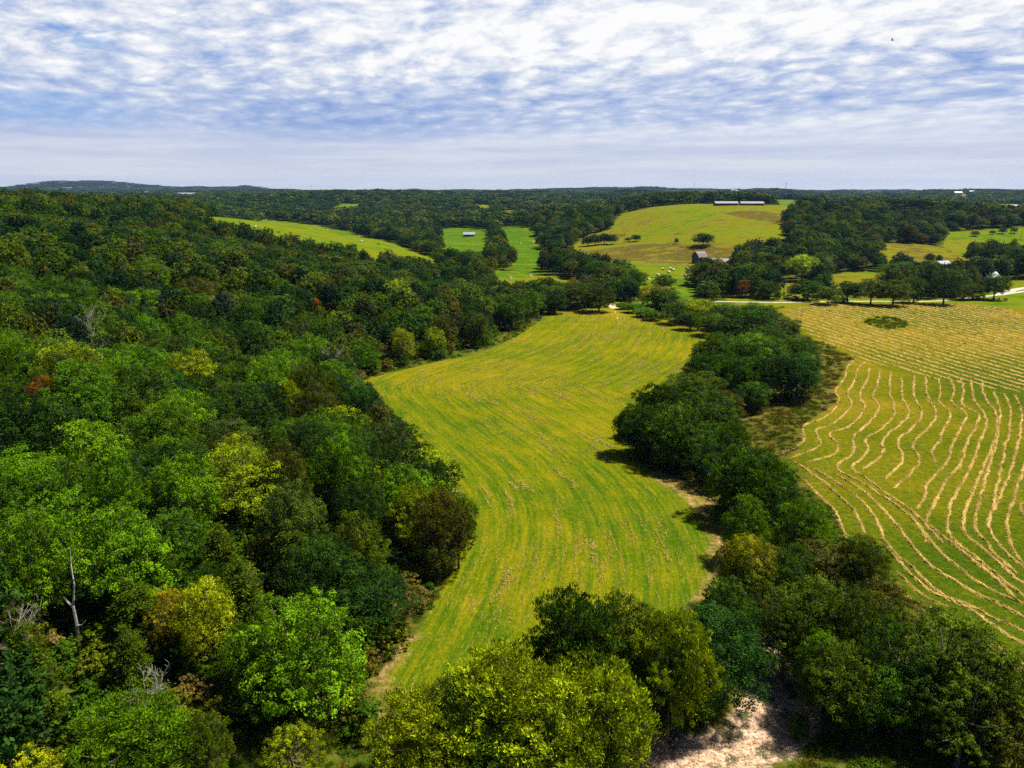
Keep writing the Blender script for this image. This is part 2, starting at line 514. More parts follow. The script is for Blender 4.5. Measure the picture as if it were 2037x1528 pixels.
class MB:
    """collects simple solids into one mesh"""
    def __init__(s): s.V = []; s.F = []

    def add(s, V, Fs):
        o = len(s.V); s.V += [tuple(v) for v in V]; s.F += [[i + o for i in f] for f in Fs]

    def box(s, x0, y0, z0, x1, y1, z1):
        s.add([(x0, y0, z0), (x1, y0, z0), (x1, y1, z0), (x0, y1, z0), (x0, y0, z1), (x1, y0, z1), (x1, y1, z1), (x0, y1, z1)],
              [(0, 3, 2, 1), (4, 5, 6, 7), (0, 1, 5, 4), (1, 2, 6, 5), (2, 3, 7, 6), (3, 0, 4, 7)])

    def tube(s, pts, rad, n=6):
        pts = [Vector(p) for p in pts]
        rings = []
        for i, p in enumerate(pts):
            t = (pts[min(i + 1, len(pts) - 1)] - pts[max(i - 1, 0)]).normalized()
            u = t.cross(Vector((0.3, 0.9, 0.2))).normalized()
            w = t.cross(u)
            rings.append([p + (u * math.cos(a) + w * math.sin(a)) * rad[i] for a in [2 * math.pi * j / n for j in range(n)]])
        V = [v for r in rings for v in r]
        Fs = [(i * n + j, i * n + (j + 1) % n, (i + 1) * n + (j + 1) % n, (i + 1) * n + j) for i in range(len(pts) - 1) for j in range(n)]
        Fs += [tuple(range(n))[::-1], tuple((len(pts) - 1) * n + j for j in range(n))]
        s.add(V, Fs)

    def prism(s, prof, x0, x1):
        """profile of (y,z) points extruded along x"""
        n = len(prof)
        V = [(x0, y, z) for y, z in prof] + [(x1, y, z) for y, z in prof]
        Fs = [tuple(range(n))[::-1], tuple(range(n, 2 * n))] + [(i, (i + 1) % n, n + (i + 1) % n, n + i) for i in range(n)]
        s.add(V, Fs)

    def build(s, name, mat, parent=None): return link(name, poly_mesh(name, s.V, s.F), mat, parent)


def simple_mat(name, color, rough=0.8, noise_amt=0.25, scale=3.0, spec=0.2, metal=0.0, bump=0.0):
    m_ = bpy.data.materials.new(name); m_.use_nodes = True
    q = NT(m_.node_tree)
    g = q.n('ShaderNodeNewGeometry').outputs['Position']
    f = q.noise(g, scale, 4, 0.6)
    c = q.mix(q.rng(f, .3, .7), tuple(v * (1 - noise_amt) for v in color), tuple(min(1, v * (1 + noise_amt)) for v in color))
    b = q.n('ShaderNodeBsdfPrincipled')
    q.put(b.inputs['Base Color'], c)
    b.inputs['Roughness'].default_value = rough
    b.inputs['Specular IOR Level'].default_value = spec
    b.inputs['Metallic'].default_value = metal
    if bump:
        bn = q.n('ShaderNodeBump'); bn.inputs['Strength'].default_value = bump
        q.put(bn.inputs['Height'], f); q.put(b.inputs['Normal'], bn.outputs[0])
    o = q.n('ShaderNodeOutputMaterial'); q.t.links.new(b.outputs[0], o.inputs[0])
    return m_


def foliage_mat(name, color_fn, trans=0.3, lo=0.55, hi=1.5):
    m_ = bpy.data.materials.new(name); m_.use_nodes = True
    q = NT(m_.node_tree)
    c = color_fn(q)
    t = q.attr('tint')
    c = q.mix(q.rng(t, 0.45, 1.0, 0.0, 0.6), c, q.mix(1.0, c, (1.40, 1.18, 0.8), 'MULTIPLY'))
    c = q.vm('SCALE', c, scale=q.rng(t, 0, 1, lo, hi, smooth=False))
    b = q.n('ShaderNodeBsdfPrincipled')
    q.put(b.inputs['Base Color'], c)
    b.inputs['Roughness'].default_value = 0.55
    b.inputs['Specular IOR Level'].default_value = 0.04
    tr = q.n('ShaderNodeBsdfTranslucent')
    q.put(tr.inputs[0], q.mix(1.0, c, (1.5, 1.35, 0.6), 'MULTIPLY'))
    mx = q.n('ShaderNodeMixShader'); mx.inputs[0].default_value = trans
    q.t.links.new(b.outputs[0], mx.inputs[1]); q.t.links.new(tr.outputs[0], mx.inputs[2])
    o = q.n('ShaderNodeOutputMaterial'); q.t.links.new(mx.outputs[0], o.inputs[0])
    return m_


# ------------------------------------------------------------------ ground
def ground_material():
    m_ = bpy.data.materials.new('ground_cover'); m_.use_nodes = True
    q = NT(m_.node_tree)
    pos = q.n('ShaderNodeNewGeometry').outputs['Position']
    X, Y, Z = q.xyz(pos)
    flatp = q.vec(X, Y, 0.0)
    n_big = q.noise(flatp, 0.018, 3, 0.5)
    n_mid = q.noise(flatp, 0.11, 4, 0.6)
    n_sm = q.noise(flatp, 0.9, 4, 0.7)
    n_fine = q.noise(flatp, 4.5, 3, 0.7)
    edge = q.m('MULTIPLY', q.m('SUBTRACT', q.noise(flatp, 0.55, 4, 0.65), 0.5), 3.2)

    def mask(attr, w=0.25, amp=1.0, off=0.0):
        v = q.m('ADD', q.attr(attr), q.m('MULTIPLY_ADD', edge, amp, off))
        return q.rng(v, -w, w)
    # rough ground and forest floor
    rough = q.ramp(q.m('ADD', q.m('MULTIPLY', n_mid, .5), q.m('MULTIPLY', n_sm, .5)), [
        (0.30, (0.0176, 0.0323, 0.0032)), (0.45, (0.0400, 0.0680, 0.0048)), (0.56, (0.0880, 0.0935, 0.0112)), (0.68, (0.1600, 0.1105, 0.0280))])
    # pasture
    pt = q.attr('ptint')
    pn = q.m('ADD', q.m('MULTIPLY', n_mid, .55), q.m('MULTIPLY', n_big, .45))
    contour = q.noise(q.vec(q.m('MULTIPLY', X, .35), Y, q.m('MULTIPLY', Z, 3.0)), 0.10, 5, .7)
    pf = q.m('ADD', q.m('ADD', q.m('MULTIPLY', q.m('SUBTRACT', pn, .5), 2.4), q.m('MULTIPLY', q.m('SUBTRACT', contour, .5), 2.2)), pt)
    past = q.ramp(pf, [(0.0, (0.0380, 0.1026, 0.0032)), (0.35, (0.0997, 0.1404, 0.0032)), (0.62, (0.1425, 0.1350, 0.0040)), (0.9, (0.1283, 0.0918, 0.0112)), (1.0, (0.0808, 0.0594, 0.0112))])
    past = q.mix(q.rng(q.noise(flatp, 0.35, 3, .7), .5, .62, 0, .6), past, (0.1140, 0.1404, 0.0096))
    # central mown field: streaks parallel to the edge it was mown round
    su = q.attr('su'); sv = q.attr('sv')
    sp = q.vec(q.m('MULTIPLY', su, 1.0), q.m('MULTIPLY', sv, 0.06))
    s1 = q.noise(sp, 1.35, 4, 0.65)
    s2 = q.noise(q.vec(su, q.m('MULTIPLY', sv, 0.10)), 2.6, 3, 0.65)
    swath = q.m('SINE', q.m('ADD', q.m('MULTIPLY', su, 1.55), q.m('MULTIPLY', n_mid, 3.0)))
    cf = q.m('ADD', q.m('MULTIPLY', s1, 0.36), q.m('ADD', q.m('MULTIPLY', n_big, 0.30), q.m('MULTIPLY', n_mid, 0.20)))
    cf = q.m('ADD', cf, q.m('MULTIPLY', swath, 0.016))
    cf = q.m('ADD', cf, q.m('MULTIPLY', n_sm, 0.14))
    cfar = q.rng(Y, 70, 230, -0.035, 0.012)
    cf = q.m('MULTIPLY_ADD', q.m('SUBTRACT', cf, 0.5), 1.22, 0.498)
    cent = q.ramp(q.m('ADD', cf, cfar), [(0.35, (0.0264, 0.0722, 0.0024)), (0.43, (0.0616, 0.1012, 0.0024)), (0.51, (0.1232, 0.1320, 0.0024)),
                          (0.60, (0.1980, 0.1584, 0.0040)), (0.72, (0.2816, 0.1760, 0.0160))])
    cent = q.mix(q.m('MULTIPLY', q.rng(s2, 0.60, 0.74), 0.45), cent, (0.3344, 0.2376, 0.0320))
    cent = q.mix(q.m('MULTIPLY', q.rng(s2, 0.42, 0.30), 0.35), cent, (0.0528, 0.1056, 0.0040))
    speck = q.rng(q.noise(q.vec(su, q.m('MULTIPLY', sv, .45)), 3.6, 3, .75), .56, .68)
    cent = q.mix(q.m('MULTIPLY', speck, .62), cent, (0.2992, 0.2112, 0.0240))
    dark = q.rng(q.noise(q.vec(su, q.m('MULTIPLY', sv, .5), 7.0), 2.9, 3, .7), .56, .66)
    cent = q.mix(q.m('MULTIPLY', dark, .62), cent, (0.0440, 0.0748, 0.0032))
    # right hay field
    rp = q.vec(q.m('ADD', q.m('MULTIPLY', X, 0.98), q.m('MULTIPLY', Y, 0.195)), q.m('MULTIPLY', q.m('SUBTRACT', q.m('MULTIPLY', Y, .98), q.m('MULTIPLY', X, .195)), 0.07))
    r1 = q.noise(rp, 0.9, 3, 0.6)
    rf = q.m('ADD', q.m('MULTIPLY', q.mix(q.rng(Y, 190, 230), n_sm, r1), 0.40), q.m('ADD', q.m('MULTIPLY', n_big, .42), q.m('MULTIPLY', n_mid, .18)))
    rf = q.m('ADD', rf, q.rng(Y, 120, 250, -0.02, 0.035))
    righ = q.ramp(rf, [(0.34, (0.0224, 0.0519, 0.0024)), (0.44, (0.0493, 0.0761, 0.0024)), (0.53, (0.1120, 0.1107, 0.0032)),
                       (0.62, (0.2106, 0.1428, 0.0096)), (0.74, (0.2419, 0.1341, 0.0240))])
    rsp = q.rng(q.noise(flatp, 2.6, 3, .75), .56, .66)
    farf = q.rng(Y, 190, 240, 1.0, .35)
    righ = q.mix(q.m('MULTIPLY', q.m('MULTIPLY', rsp, farf), .35), righ, (0.2400, 0.1764, 0.0320))
    rdk = q.rng(q.noise(q.vm('ADD', flatp, (24.8000, 14.2800, 0.0000)), 1.5, 4, .7), .54, .66)
    righ = q.mix(q.m('MULTIPLY', q.m('MULTIPLY', rdk, farf), .35), righ, (0.0360, 0.0630, 0.0032))
    # hollow with rank grass
    hol = q.ramp(n_sm, [(0.35, (0.045, 0.075, 0.004)), (0.6, (0.13, 0.14, 0.008))])
    # bare earth strips
    bare = q.ramp(q.m('ADD', q.m('MULTIPLY', n_sm, .6), q.m('MULTIPLY', n_mid, .4)), [(0.38, (0.1040, 0.1040, 0.0160)), (0.5, (0.2160, 0.1200, 0.0480)), (0.62, (0.3360, 0.1920, 0.0960))])
    brz = q.ramp(q.m('ADD', q.m('MULTIPLY', n_mid, .6), q.m('MULTIPLY', n_sm, .4)), [(0.36, (0.028, 0.050, 0.004)), (0.47, (0.078, 0.080, 0.009)), (0.60, (0.135, 0.100, 0.022))])
    # creek gravel
    vc = q.voro(flatp, 3.2, out='Color'); vx = q.xyz(vc)[0]
    v2 = q.xyz(q.voro(flatp, 9.0, out='Color'))[0]
    grav = q.ramp(q.m('ADD', q.m('MULTIPLY', vx, .5), q.m('MULTIPLY', v2, .5)), [(0.1, (0.1924, 0.1110, 0.0660)), (0.45, (0.4292, 0.2738, 0.1650)), (0.9, (0.6290, 0.4588, 0.2970))])
    grav = q.mix(q.m('MULTIPLY', q.rng(q.noise(flatp, 0.42, 3, .6), .52, .62), .85), grav, (0.045, 0.06, 0.02))
    roadc = q.ramp(n_sm, [(0.35, (0.34, 0.29, 0.23)), (0.65, (0.52, 0.46, 0.38))])
    trk = q.ramp(n_sm, [(0.35, (0.45, 0.30, 0.17)), (0.65, (0.68, 0.50, 0.32))])
    c = rough
    c = q.mix(mask('brz'), c, brz)
    c = q.mix(mask('pas', .3, .8), c, past)
    c = q.mix(mask('cF', .3, .5), c, cent)
    c = q.mix(mask('rF', .3, .4), c, righ)
    c = q.mix(q.m('MULTIPLY', mask('bare', .9, 1.3, 0.2), q.rng(n_sm, .40, .62, .15, .85)), c, bare)
    c = q.mix(mask('hol', .8, 1.6), c, hol)
    c = q.mix(mask('crk', .5, 1.2), c, grav)
    c = q.mix(mask('trk', .3, .35), c, trk)
    c = q.mix(mask('road', .15, .12), c, roadc)
    fine = q.m('ADD', q.m('MULTIPLY', n_fine, 0.9), q.m('MULTIPLY', q.noise(flatp, 1.7, 4, .75), 0.9))
    c = q.vm('SCALE', c, scale=q.rng(fine, 0.5, 1.3, 0.45, 1.55, smooth=False))
    b = q.n('ShaderNodeBsdfPrincipled')
    q.put(b.inputs['Base Color'], c)
    b.inputs['Roughness'].default_value = 1.0
    b.inputs['Specular IOR Level'].default_value = 0.0
    bn = q.n('ShaderNodeBump'); bn.inputs['Strength'].default_value = 0.9; bn.inputs['Distance'].default_value = 0.35
    q.put(bn.inputs['Height'], q.m('ADD', q.m('MULTIPLY', n_fine, .35), n_sm)); q.put(b.inputs['Normal'], bn.outputs[0])
    o = q.n('ShaderNodeOutputMaterial'); q.t.links.new(b.outputs[0], o.inputs[0])
    return m_


M_GROUND = ground_material()


def build_ground():
    th = np.concatenate([np.radians(np.arange(-180, -50, 6)), np.radians(np.arange(-50, 50.01, 0.17)), np.radians(np.arange(56, 180, 6))])
    rr = [2.0, 8, 16, 24, 30, 36]
    r = 36.0
    while r < 10400:
        r += r * (0.0065 if r < 1100 else 0.016) if r > 36 else .3
        rr.append(r)
    rr = np.array(rr)
    T, R = np.meshgrid(th, rr)
    X = (np.sin(T) * R).ravel(); Y = (np.cos(T) * R).ravel()
    Zh = height(X, Y)
    fl = fields(X, Y)
    d, s, arc = seg_dist(X, Y, STRIPE, False, True)
    at = {a: np.clip(fl[a], -12, 12) for a in ('cF', 'rF', 'hol', 'brz', 'bare', 'pas', 'crk', 'road', 'trk')}
    at['ptint'] = fl['ptint']
    at['su'] = d; at['sv'] = arc
    nt, nr = len(th), len(rr)
    i, j = np.meshgrid(np.arange(nr - 1), np.arange(nt), indexing='ij')
    j2 = (j + 1) % nt
    Fq = np.stack([i * nt + j, i * nt + j2, (i + 1) * nt + j2, (i + 1) * nt + j], -1).reshape(-1, 4)[:, ::-1]
    cat = np.zeros(len(Fq), int)
    mean = lambda a: at[a][Fq].mean(1)
    for ci, a in ((1, 'pas'), (3, 'rF'), (2, 'cF'), (4, 'crk'), (5, 'trk'), (6, 'road')):
        cat[mean(a) > 0] = ci
    cat[(cat == 4) & (Y[Fq].mean(1) > 150)] = 0
    names = [('ground', 'rough ground and forest floor'), ('pasture', ''), ('mown_field', ''), ('hay_field', ''), ('creek_bed', ''), ('dirt_track', ''), ('gravel_road', '')]
    V = np.stack([X, Y, Zh], 1)
    for ci, (nm, _) in enumerate(names):
        f = Fq[cat == ci]
        if not len(f): continue
        u, inv = np.unique(f, return_inverse=True)
        me = np_mesh(nm, V[u], inv.reshape(f.shape), {a: v[u] for a, v in at.items()}, True)
        o = link(nm, me, M_GROUND)
        tag(o, kind='structure')
    # cap under the drone
    n = nt
    vv = [(x, y, z) for x, y, z in V[:nt]] + [(0, 0, float(height(np.array([0.0]), np.array([0.0]))[0]))]


build_ground()

# ------------------------------------------------------------------ tree prototypes
def leaf_quads(Pc, N, L, Wd, rng, axis=None):
    n = len(Pc)
    if axis is None: axis = rng.normal(size=(n, 3))
    N = N / (np.linalg.norm(N, axis=1, keepdims=True) + 1e-9)
    a = axis - (axis * N).sum(1, keepdims=True) * N
    a /= (np.linalg.norm(a, axis=1, keepdims=True) + 1e-9)
    b = np.cross(N, a)
    L = L[:, None] * .5; Wd = Wd[:, None] * .5
    V = np.stack([Pc - a * L, Pc + b * Wd - a * L * .1, Pc + a * L, Pc - b * Wd - a * L * .1], 1).reshape(-1, 3)
    Fq = np.arange(n * 4).reshape(n, 4)
    return V, Fq


def sphere_dirs(n, rng, zmin=-1.0):
    z = rng.uniform(zmin, 1, n); t = rng.uniform(0, 2 * math.pi, n)
    s = np.sqrt(1 - z * z)
    return np.stack([s * np.cos(t), s * np.sin(t), z], 1)


def lobes_for(rng, R, H, cb, n, taper=0.0, lr=0.36):
    """lobe centres over a dome: returns centres and radii"""
    Hc = H - cb
    out = []
    tries = 0
    while len(out) < n and tries < 4000:
        tries += 1
        d = sphere_dirs(1, rng, -0.55)[0]
        rr = R * lr * rng.uniform(.7, 1.25)
        zc = cb + Hc * 0.48
        sc = rng.uniform(.82, 1.12)
        zrel = d[2]
        rad = (R - rr * .8) * sc * (1 - taper * max(zrel, 0))
        c = np.array([d[0] * rad, d[1] * rad, zc + d[2] * (Hc * .5 - rr * .7) * sc])
        if all(np.linalg.norm((c - o[0]) * (1, 1, 1.15)) > (rr + o[1]) * 0.60 for o in out):
            out.append((c, rr))
    # fill core
    for _ in range(max(2, n // 7)):
        out.append((np.array([rng.normal() * R * .2, rng.normal() * R * .2, cb + Hc * rng.uniform(.35, .7)]), R * .4))
    return out


def crown(seed, R, H, cb, nl, n_leaf, leaf, style='round', lr=.36, taper=0.0, clump=1.0):
    rng = np.random.default_rng(seed)
    lob = lobes_for(rng, R, H, cb, nl, taper, lr)
    area = sum(r * r for _, r in lob)
    Vs, Fs, Ts = [], [], []
    off = 0
    for c, r in lob:
        nn = int(n_leaf * r * r / area)
        ncl = max(4, int(nn / (48 * clump)))
        dirs = sphere_dirs(ncl, rng, -0.7)
        cc = c + dirs * (1, 1, .85) * r * rng.uniform(.70, 1.10, (ncl, 1))
        cs = rng.uniform(.24, .42, ncl) * r * .9
        ct = np.clip(rng.normal(.5, .20, ncl) + rng.normal(0, .12), 0, 1)
        idx = rng.integers(0, ncl, nn)
        g = sphere_dirs(nn, rng, -.6) * rng.uniform(.35, 1.0, (nn, 1)) ** .6; g[:, 2] *= .75
        Pc = cc[idx] + g * cs[idx, None]
        strag = rng.uniform(size=nn) < .12
        Pc[strag] += rng.normal(size=(strag.sum(), 3)) * r * .22
        gd = g
        outv = Pc - c
        outv /= np.linalg.norm(outv, axis=1, keepdims=True) + 1e-9
        if style == 'spiky':
            ax = outv * 1.0 + np.array([0, 0, 1.1]) + rng.normal(size=(nn, 3)) * .45
            N = np.cross(ax, rng.normal(size=(nn, 3))) + outv * .8
            L = leaf * rng.uniform(1.3, 2.4, nn); Wd = L * .30
        elif style == 'needle':
            ax = outv * (1, 1, .3) + rng.normal(size=(nn, 3)) * .5
            N = np.array([0, 0, 1.0]) + rng.normal(size=(nn, 3)) * .6
            L = leaf * rng.uniform(1.0, 2.0, nn); Wd = L * .22
        else:
            ax = rng.normal(size=(nn, 3)) + outv * .6
            N = outv * .35 + gd * .9 + np.array([0, 0, .35]) + rng.normal(size=(nn, 3)) * .45
            L = leaf * rng.uniform(.8, 1.6, nn); Wd = L * .62
        V, Fq = leaf_quads(Pc, N, L, Wd, rng, ax)
        Vs.append(V); Fs.append(Fq + off); off += len(V)
        Ts.append(np.repeat(np.clip(ct[idx] + rng.normal(0, .13, nn), 0, 1), 4))
    return np.concatenate(Vs), np.concatenate(Fs), np.concatenate(Ts), lob


def cedar_crown(seed, R, H, n_leaf, leaf):
    rng = np.random.default_rng(seed)
    t = 1 - np.sqrt(rng.uniform(0, 1, n_leaf)) * .97
    ncl = 110
    ct = 1 - np.sqrt(rng.uniform(0, 1, ncl)) * .95
    ca = rng.uniform(0, 2 * math.pi, ncl)
    cr = R * (1 - ct) ** .75 * rng.uniform(.75, 1.1, ncl) + .15
    cc = np.stack([np.cos(ca) * cr, np.sin(ca) * cr, .8 + ct * (H - .8)], 1)
    idx = rng.integers(0, ncl, n_leaf)
    f = rng.uniform(.25, 1.08, n_leaf) ** .6
    Pc = cc[idx] * np.stack([f, f, np.ones(n_leaf)], 1) + rng.normal(size=(n_leaf, 3)) * (.28, .28, .24) * R / 2.2
    Pc[:, 2] += (1 - f) * .5
    ax = np.stack([np.cos(ca)[idx], np.sin(ca)[idx], .55 + rng.normal(size=n_leaf) * .3], 1) + rng.normal(size=(n_leaf, 3)) * .35
    N = np.array([0, 0, 1.0]) + rng.normal(size=(n_leaf, 3)) * .7
    L = leaf * rng.uniform(.9, 1.9, n_leaf)
    V, Fq = leaf_quads(Pc, N, L, L * .3, rng, ax)
    T = np.clip(np.repeat(rng.normal(.45, .2, ncl)[idx] + rng.normal(0, .1, n_leaf), 4), 0, 1)
    return V, Fq, T


M_BARK = simple_mat('bark', (0.12, 0.095, 0.07), .9, .4, 6, bump=.4)
M_DEAD = simple_mat('weathered_dead_wood', (0.50, 0.46, 0.40), .85, .25, 5, bump=.3)
M_LEAF = foliage_mat('tree_leaves', lambda q: q.n('ShaderNodeObjectInfo').outputs['Color'], .24, .20, 2.45)


def mass_color(q):
    r = q.n('ShaderNodeObjectInfo').outputs['Random']
    return q.ramp(r, [(0.0, (0.0072, 0.0235, 0.0080)), (0.22, (0.0136, 0.0420, 0.0064)), (0.45, (0.0272, 0.0672, 0.0048)), (0.62, (0.0464, 0.0924, 0.0048)),
                      (0.78, (0.0800, 0.1260, 0.0048)), (0.88, (0.0560, 0.0605, 0.0080)), (0.94, (0.0160, 0.0336, 0.0096)), (1.0, (0.1040, 0.1008, 0.0080))])


M_MASS = foliage_mat('distant_tree_leaves', mass_color, .22, .3, 2.0)


def trunk_mb(seed, H, R, cb, lob):
    rng = random.Random(seed)
    m_ = MB()
    top = cb + (H - cb) * .55
    pts = [(0, 0, -.4)]; rad = [.36]
    x = y = 0
    for i in range(1, 6):
        x += rng.uniform(-.14, .14); y += rng.uniform(-.14, .14)
        pts.append((x, y, top * i / 5)); rad.append(.32 * (1 - i / 6.2))
    m_.tube(pts, rad, 7)
    for c, r in lob:
        t = rng.uniform(.45, .95)
        i = min(4, int(t * 5)); f = t * 5 - i
        a = Vector(pts[i]).lerp(Vector(pts[i + 1]), f)
        c = Vector(c)
        mid = a.lerp(c, .5) + Vector((rng.uniform(-.3, .3), rng.uniform(-.3, .3), -abs(c.z - a.z) * .12))
        m_.tube([a, mid, c, c + (c - mid) * .25], [.13, .085, .045, .015], 5)
    return m_


PH, PR = 12.0, 5.0
PROTO = []   # (crown mesh, trunk mesh, style name)


def add_proto(kind, seed, cb, nl, n_leaf, leaf, **kw):
    V, Fq, T, lob = crown(seed, PR, PH, cb, nl, n_leaf, leaf, **kw)
    cm = np_mesh('crown', V, Fq, {'tint': T}); cm.materials.append(M_LEAF)
    tm = trunk_mb(seed, PH, PR, cb, lob)
    tmesh = poly_mesh('trunk', tm.V, tm.F); tmesh.materials.append(M_BARK)
    PROTO.append((cm, tmesh, kind))


NL = 38000
add_proto('broad', 11, .5, 26, NL, .16)
add_proto('broad', 12, .6, 20, NL, .17, lr=.42)
add_proto('broad', 13, .3, 34, NL, .155, lr=.31)
add_proto('broad', 14, .7, 16, NL, .175, lr=.46)
add_proto('tall', 15, 1.0, 26, NL, .16, lr=.34, taper=.35)
add_proto('loose', 16, 1.6, 24, 22000, .17, lr=.28)
add_proto('spiky', 17, 0.4, 22, 44000, .18, style='spiky', lr=.38)
add_proto('spiky', 18, 0.6, 28, 44000, .17, style='spiky', lr=.33)
add_proto('broad', 19, .5, 40, NL, .15, lr=.28)
add_proto('tall', 20, .7, 30, NL, .155, lr=.34, taper=.2)
V_, F_, T_ = cedar_crown(31, 2.6, 12, 16000, .26)
cm = np_mesh('crown', V_, F_, {'tint': T_}); cm.materials.append(M_LEAF)
tb = MB(); tb.tube([(0, 0, -.4), (.05, .05, 5), (0, 0, 11)], [.22, .15, .03])
tmesh = poly_mesh('trunk', tb.V, tb.F); tmesh.materials.append(M_BARK)
PROTO.append((cm, tmesh, 'cedar'))
KIND = {}
for i_, p_ in enumerate(PROTO): KIND.setdefault(p_[2], []).append(i_)

# light prototypes for the far woods (kept out of the scene, instanced by one stuff object)
MASSCOL = bpy.data.collections.new('far_tree_kinds')


def mass_proto(i, V, Fq, T):
    me = np_mesh('far_tree', V, Fq, {'tint': T}); me.materials.append(M_MASS)
    o = bpy.data.objects.new('far_tree_%02d' % i, me)
    MASSCOL.objects.link(o)


for i_ in range(5):
    V_, F_, T_, _l = crown(50 + i_, PR, PH, 1.2, 18 + 3 * i_, 11000, .31, lr=.36 - .02 * i_, taper=.1 * (i_ % 2), clump=.5)
    mass_proto(i_, V_, F_, T_)
V_, F_, T_ = cedar_crown(56, 2.8, 12, 4500, .5); mass_proto(5, V_, F_, T_)
for i_ in range(4):
    V_, F_, T_, _l = crown(60 + i_, PR, PH, 0.5, 14, 1700, .85, lr=.38, clump=.35)
    mass_proto(6 + i_, V_, F_, T_)


def scatter(name, pts, sc, rot, idx, coll, kind='stuff', label=None, cat=None):
    me = bpy.data.meshes.new(name)
    n = len(pts)
    me.vertices.add(n); me.vertices.foreach_set('co', np.asarray(pts, np.float32).ravel())
    a = me.attributes.new('sc', 'FLOAT_VECTOR', 'POINT'); a.data.foreach_set('vector', np.asarray(sc, np.float32).ravel())
    a = me.attributes.new('rot', 'FLOAT', 'POINT'); a.data.foreach_set('value', np.asarray(rot, np.float32))
    a = me.attributes.new('idx', 'INT', 'POINT'); a.data.foreach_set('value', np.asarray(idx, np.int32))
    ob = link(name, me)
    ng = bpy.data.node_groups.new(name + '_scatter', 'GeometryNodeTree')
    ng.interface.new_socket('Geometry', in_out='INPUT', socket_type='NodeSocketGeometry')
    ng.interface.new_socket('Geometry', in_out='OUTPUT', socket_type='NodeSocketGeometry')
    N = ng.nodes; Lk = ng.links
    gi = N.new('NodeGroupInput'); go = N.new('NodeGroupOutput')
    ci = N.new('GeometryNodeCollectionInfo'); ci.inputs['Collection'].default_value = coll
    ci.inputs['Separate Children'].default_value = True; ci.inputs['Reset Children'].default_value = True
    ip = N.new('GeometryNodeInstanceOnPoints'); ip.inputs['Pick Instance'].default_value = True
    def na(nm, t):
        x = N.new('GeometryNodeInputNamedAttribute'); x.data_type = t; x.inputs['Name'].default_value = nm
        return x.outputs['Attribute']
    cx = N.new('ShaderNodeCombineXYZ')
    Lk.new(na('rot', 'FLOAT'), cx.inputs[2])
    Lk.new(gi.outputs[0], ip.inputs['Points']); Lk.new(ci.outputs[0], ip.inputs['Instance'])
    Lk.new(na('idx', 'INT'), ip.inputs['Instance Index'])
    Lk.new(cx.outputs[0], ip.inputs['Rotation']); Lk.new(na('sc', 'FLOAT_VECTOR'), ip.inputs['Scale'])
    Lk.new(ip.outputs[0], go.inputs[0])
    md = ob.modifiers.new('scatter', 'NODES'); md.node_group = ng
    tag(ob, label, cat, kind=kind)
    return ob


# ------------------------------------------------------------------ tree list
PAL = {'green': (0.0418, 0.0920, 0.0018), 'deep green': (0.0129, 0.0344, 0.0027), 'dark green': (0.0289, 0.0672, 0.0027), 'yellow-green': (0.150, 0.205, 0.003),
       'blue-green': (0.0151, 0.0510, 0.0050), 'olive': (0.0426, 0.0688, 0.0020), 'bright green': (0.066, 0.142, 0.002), 'brown-green': (0.0456, 0.0512, 0.0031),
       'rust-orange': (0.1069, 0.0486, 0.0038), 'dark red': (0.0945, 0.0092, 0.0040), 'yellow': (0.1275, 0.1532, 0.0020), 'golden': (0.1444, 0.1240, 0.0045),
       'dusty green': (0.0401, 0.0690, 0.0070)}
TR = []   # dict(x,y,z,H,R,kind,col,label,lm)


def tree_at(px, top, wpx, H, col, kind='broad', label=None, lm=None, spray=None):
    p = hit(px, top, H * 0.97)
    g = float(height(p[0:1], p[1:2])[0])
    dist = math.sqrt(p[0] ** 2 + p[1] ** 2 + (CAMZ - g - H) ** 2)
    R = wpx * .5 * dist / F
    TR.append(dict(x=p[0], y=p[1], z=g, H=H, R=R, kind=kind, col=col, label=label, lm=lm, manual=True, px=px, py=top, spray=spray))


# bottom of the picture
tree_at(1010, 1303, 270, 13, 'yellow-green', 'spiky', 'big bright yellow-green tree, middle one of the clump at the bottom edge', 'the big bright tree at the bottom edge')
tree_at(1175, 1315, 230, 13, 'yellow-green', 'spiky', 'bright yellow-green tree beside the gravel creek bed at the bottom edge')
tree_at(835, 1385, 210, 10, 'yellow-green', 'spiky', 'bright yellow-green tree, leftmost of the clump at the bottom edge')
tree_at(925, 1350, 150, 11, 'olive', 'broad')
tree_at(960, 1440, 200, 8, 'green', 'spiky')
tree_at(1110, 1440, 220, 8, 'yellow-green', 'spiky')
tree_at(575, 1460, 130, 6, 'yellow', 'loose', 'small yellow bushy tree at the bottom edge below the dark gap', 'the small yellow tree at the bottom edge')
tree_at(245, 1405, 190, 8, 'bright green', 'spiky', 'small bright green sapling low on the wooded slope near the bottom')
tree_at(400, 1425, 90, 7, 'olive', 'broad')
tree_at(30, 1500, 150, 7, 'yellow', 'loose')
# clump in front of the mown field
tree_at(1150, 1182, 200, 14, 'dark green', 'spiky', 'dark tree at the left end of the clump in front of the mown field', 'the dark tree in front of the mown field')
tree_at(1245, 1190, 170, 13, 'olive', 'broad')
tree_at(1340, 1215, 170, 14, 'yellow-green', 'spiky')
tree_at(1432, 1222, 180, 11, 'blue-green', 'broad', 'blue-green tree beside the gravel creek bed')
tree_at(1240, 1300, 190, 9, 'deep green', 'broad')
tree_at(1345, 1315, 150, 7, 'dark green', 'broad')
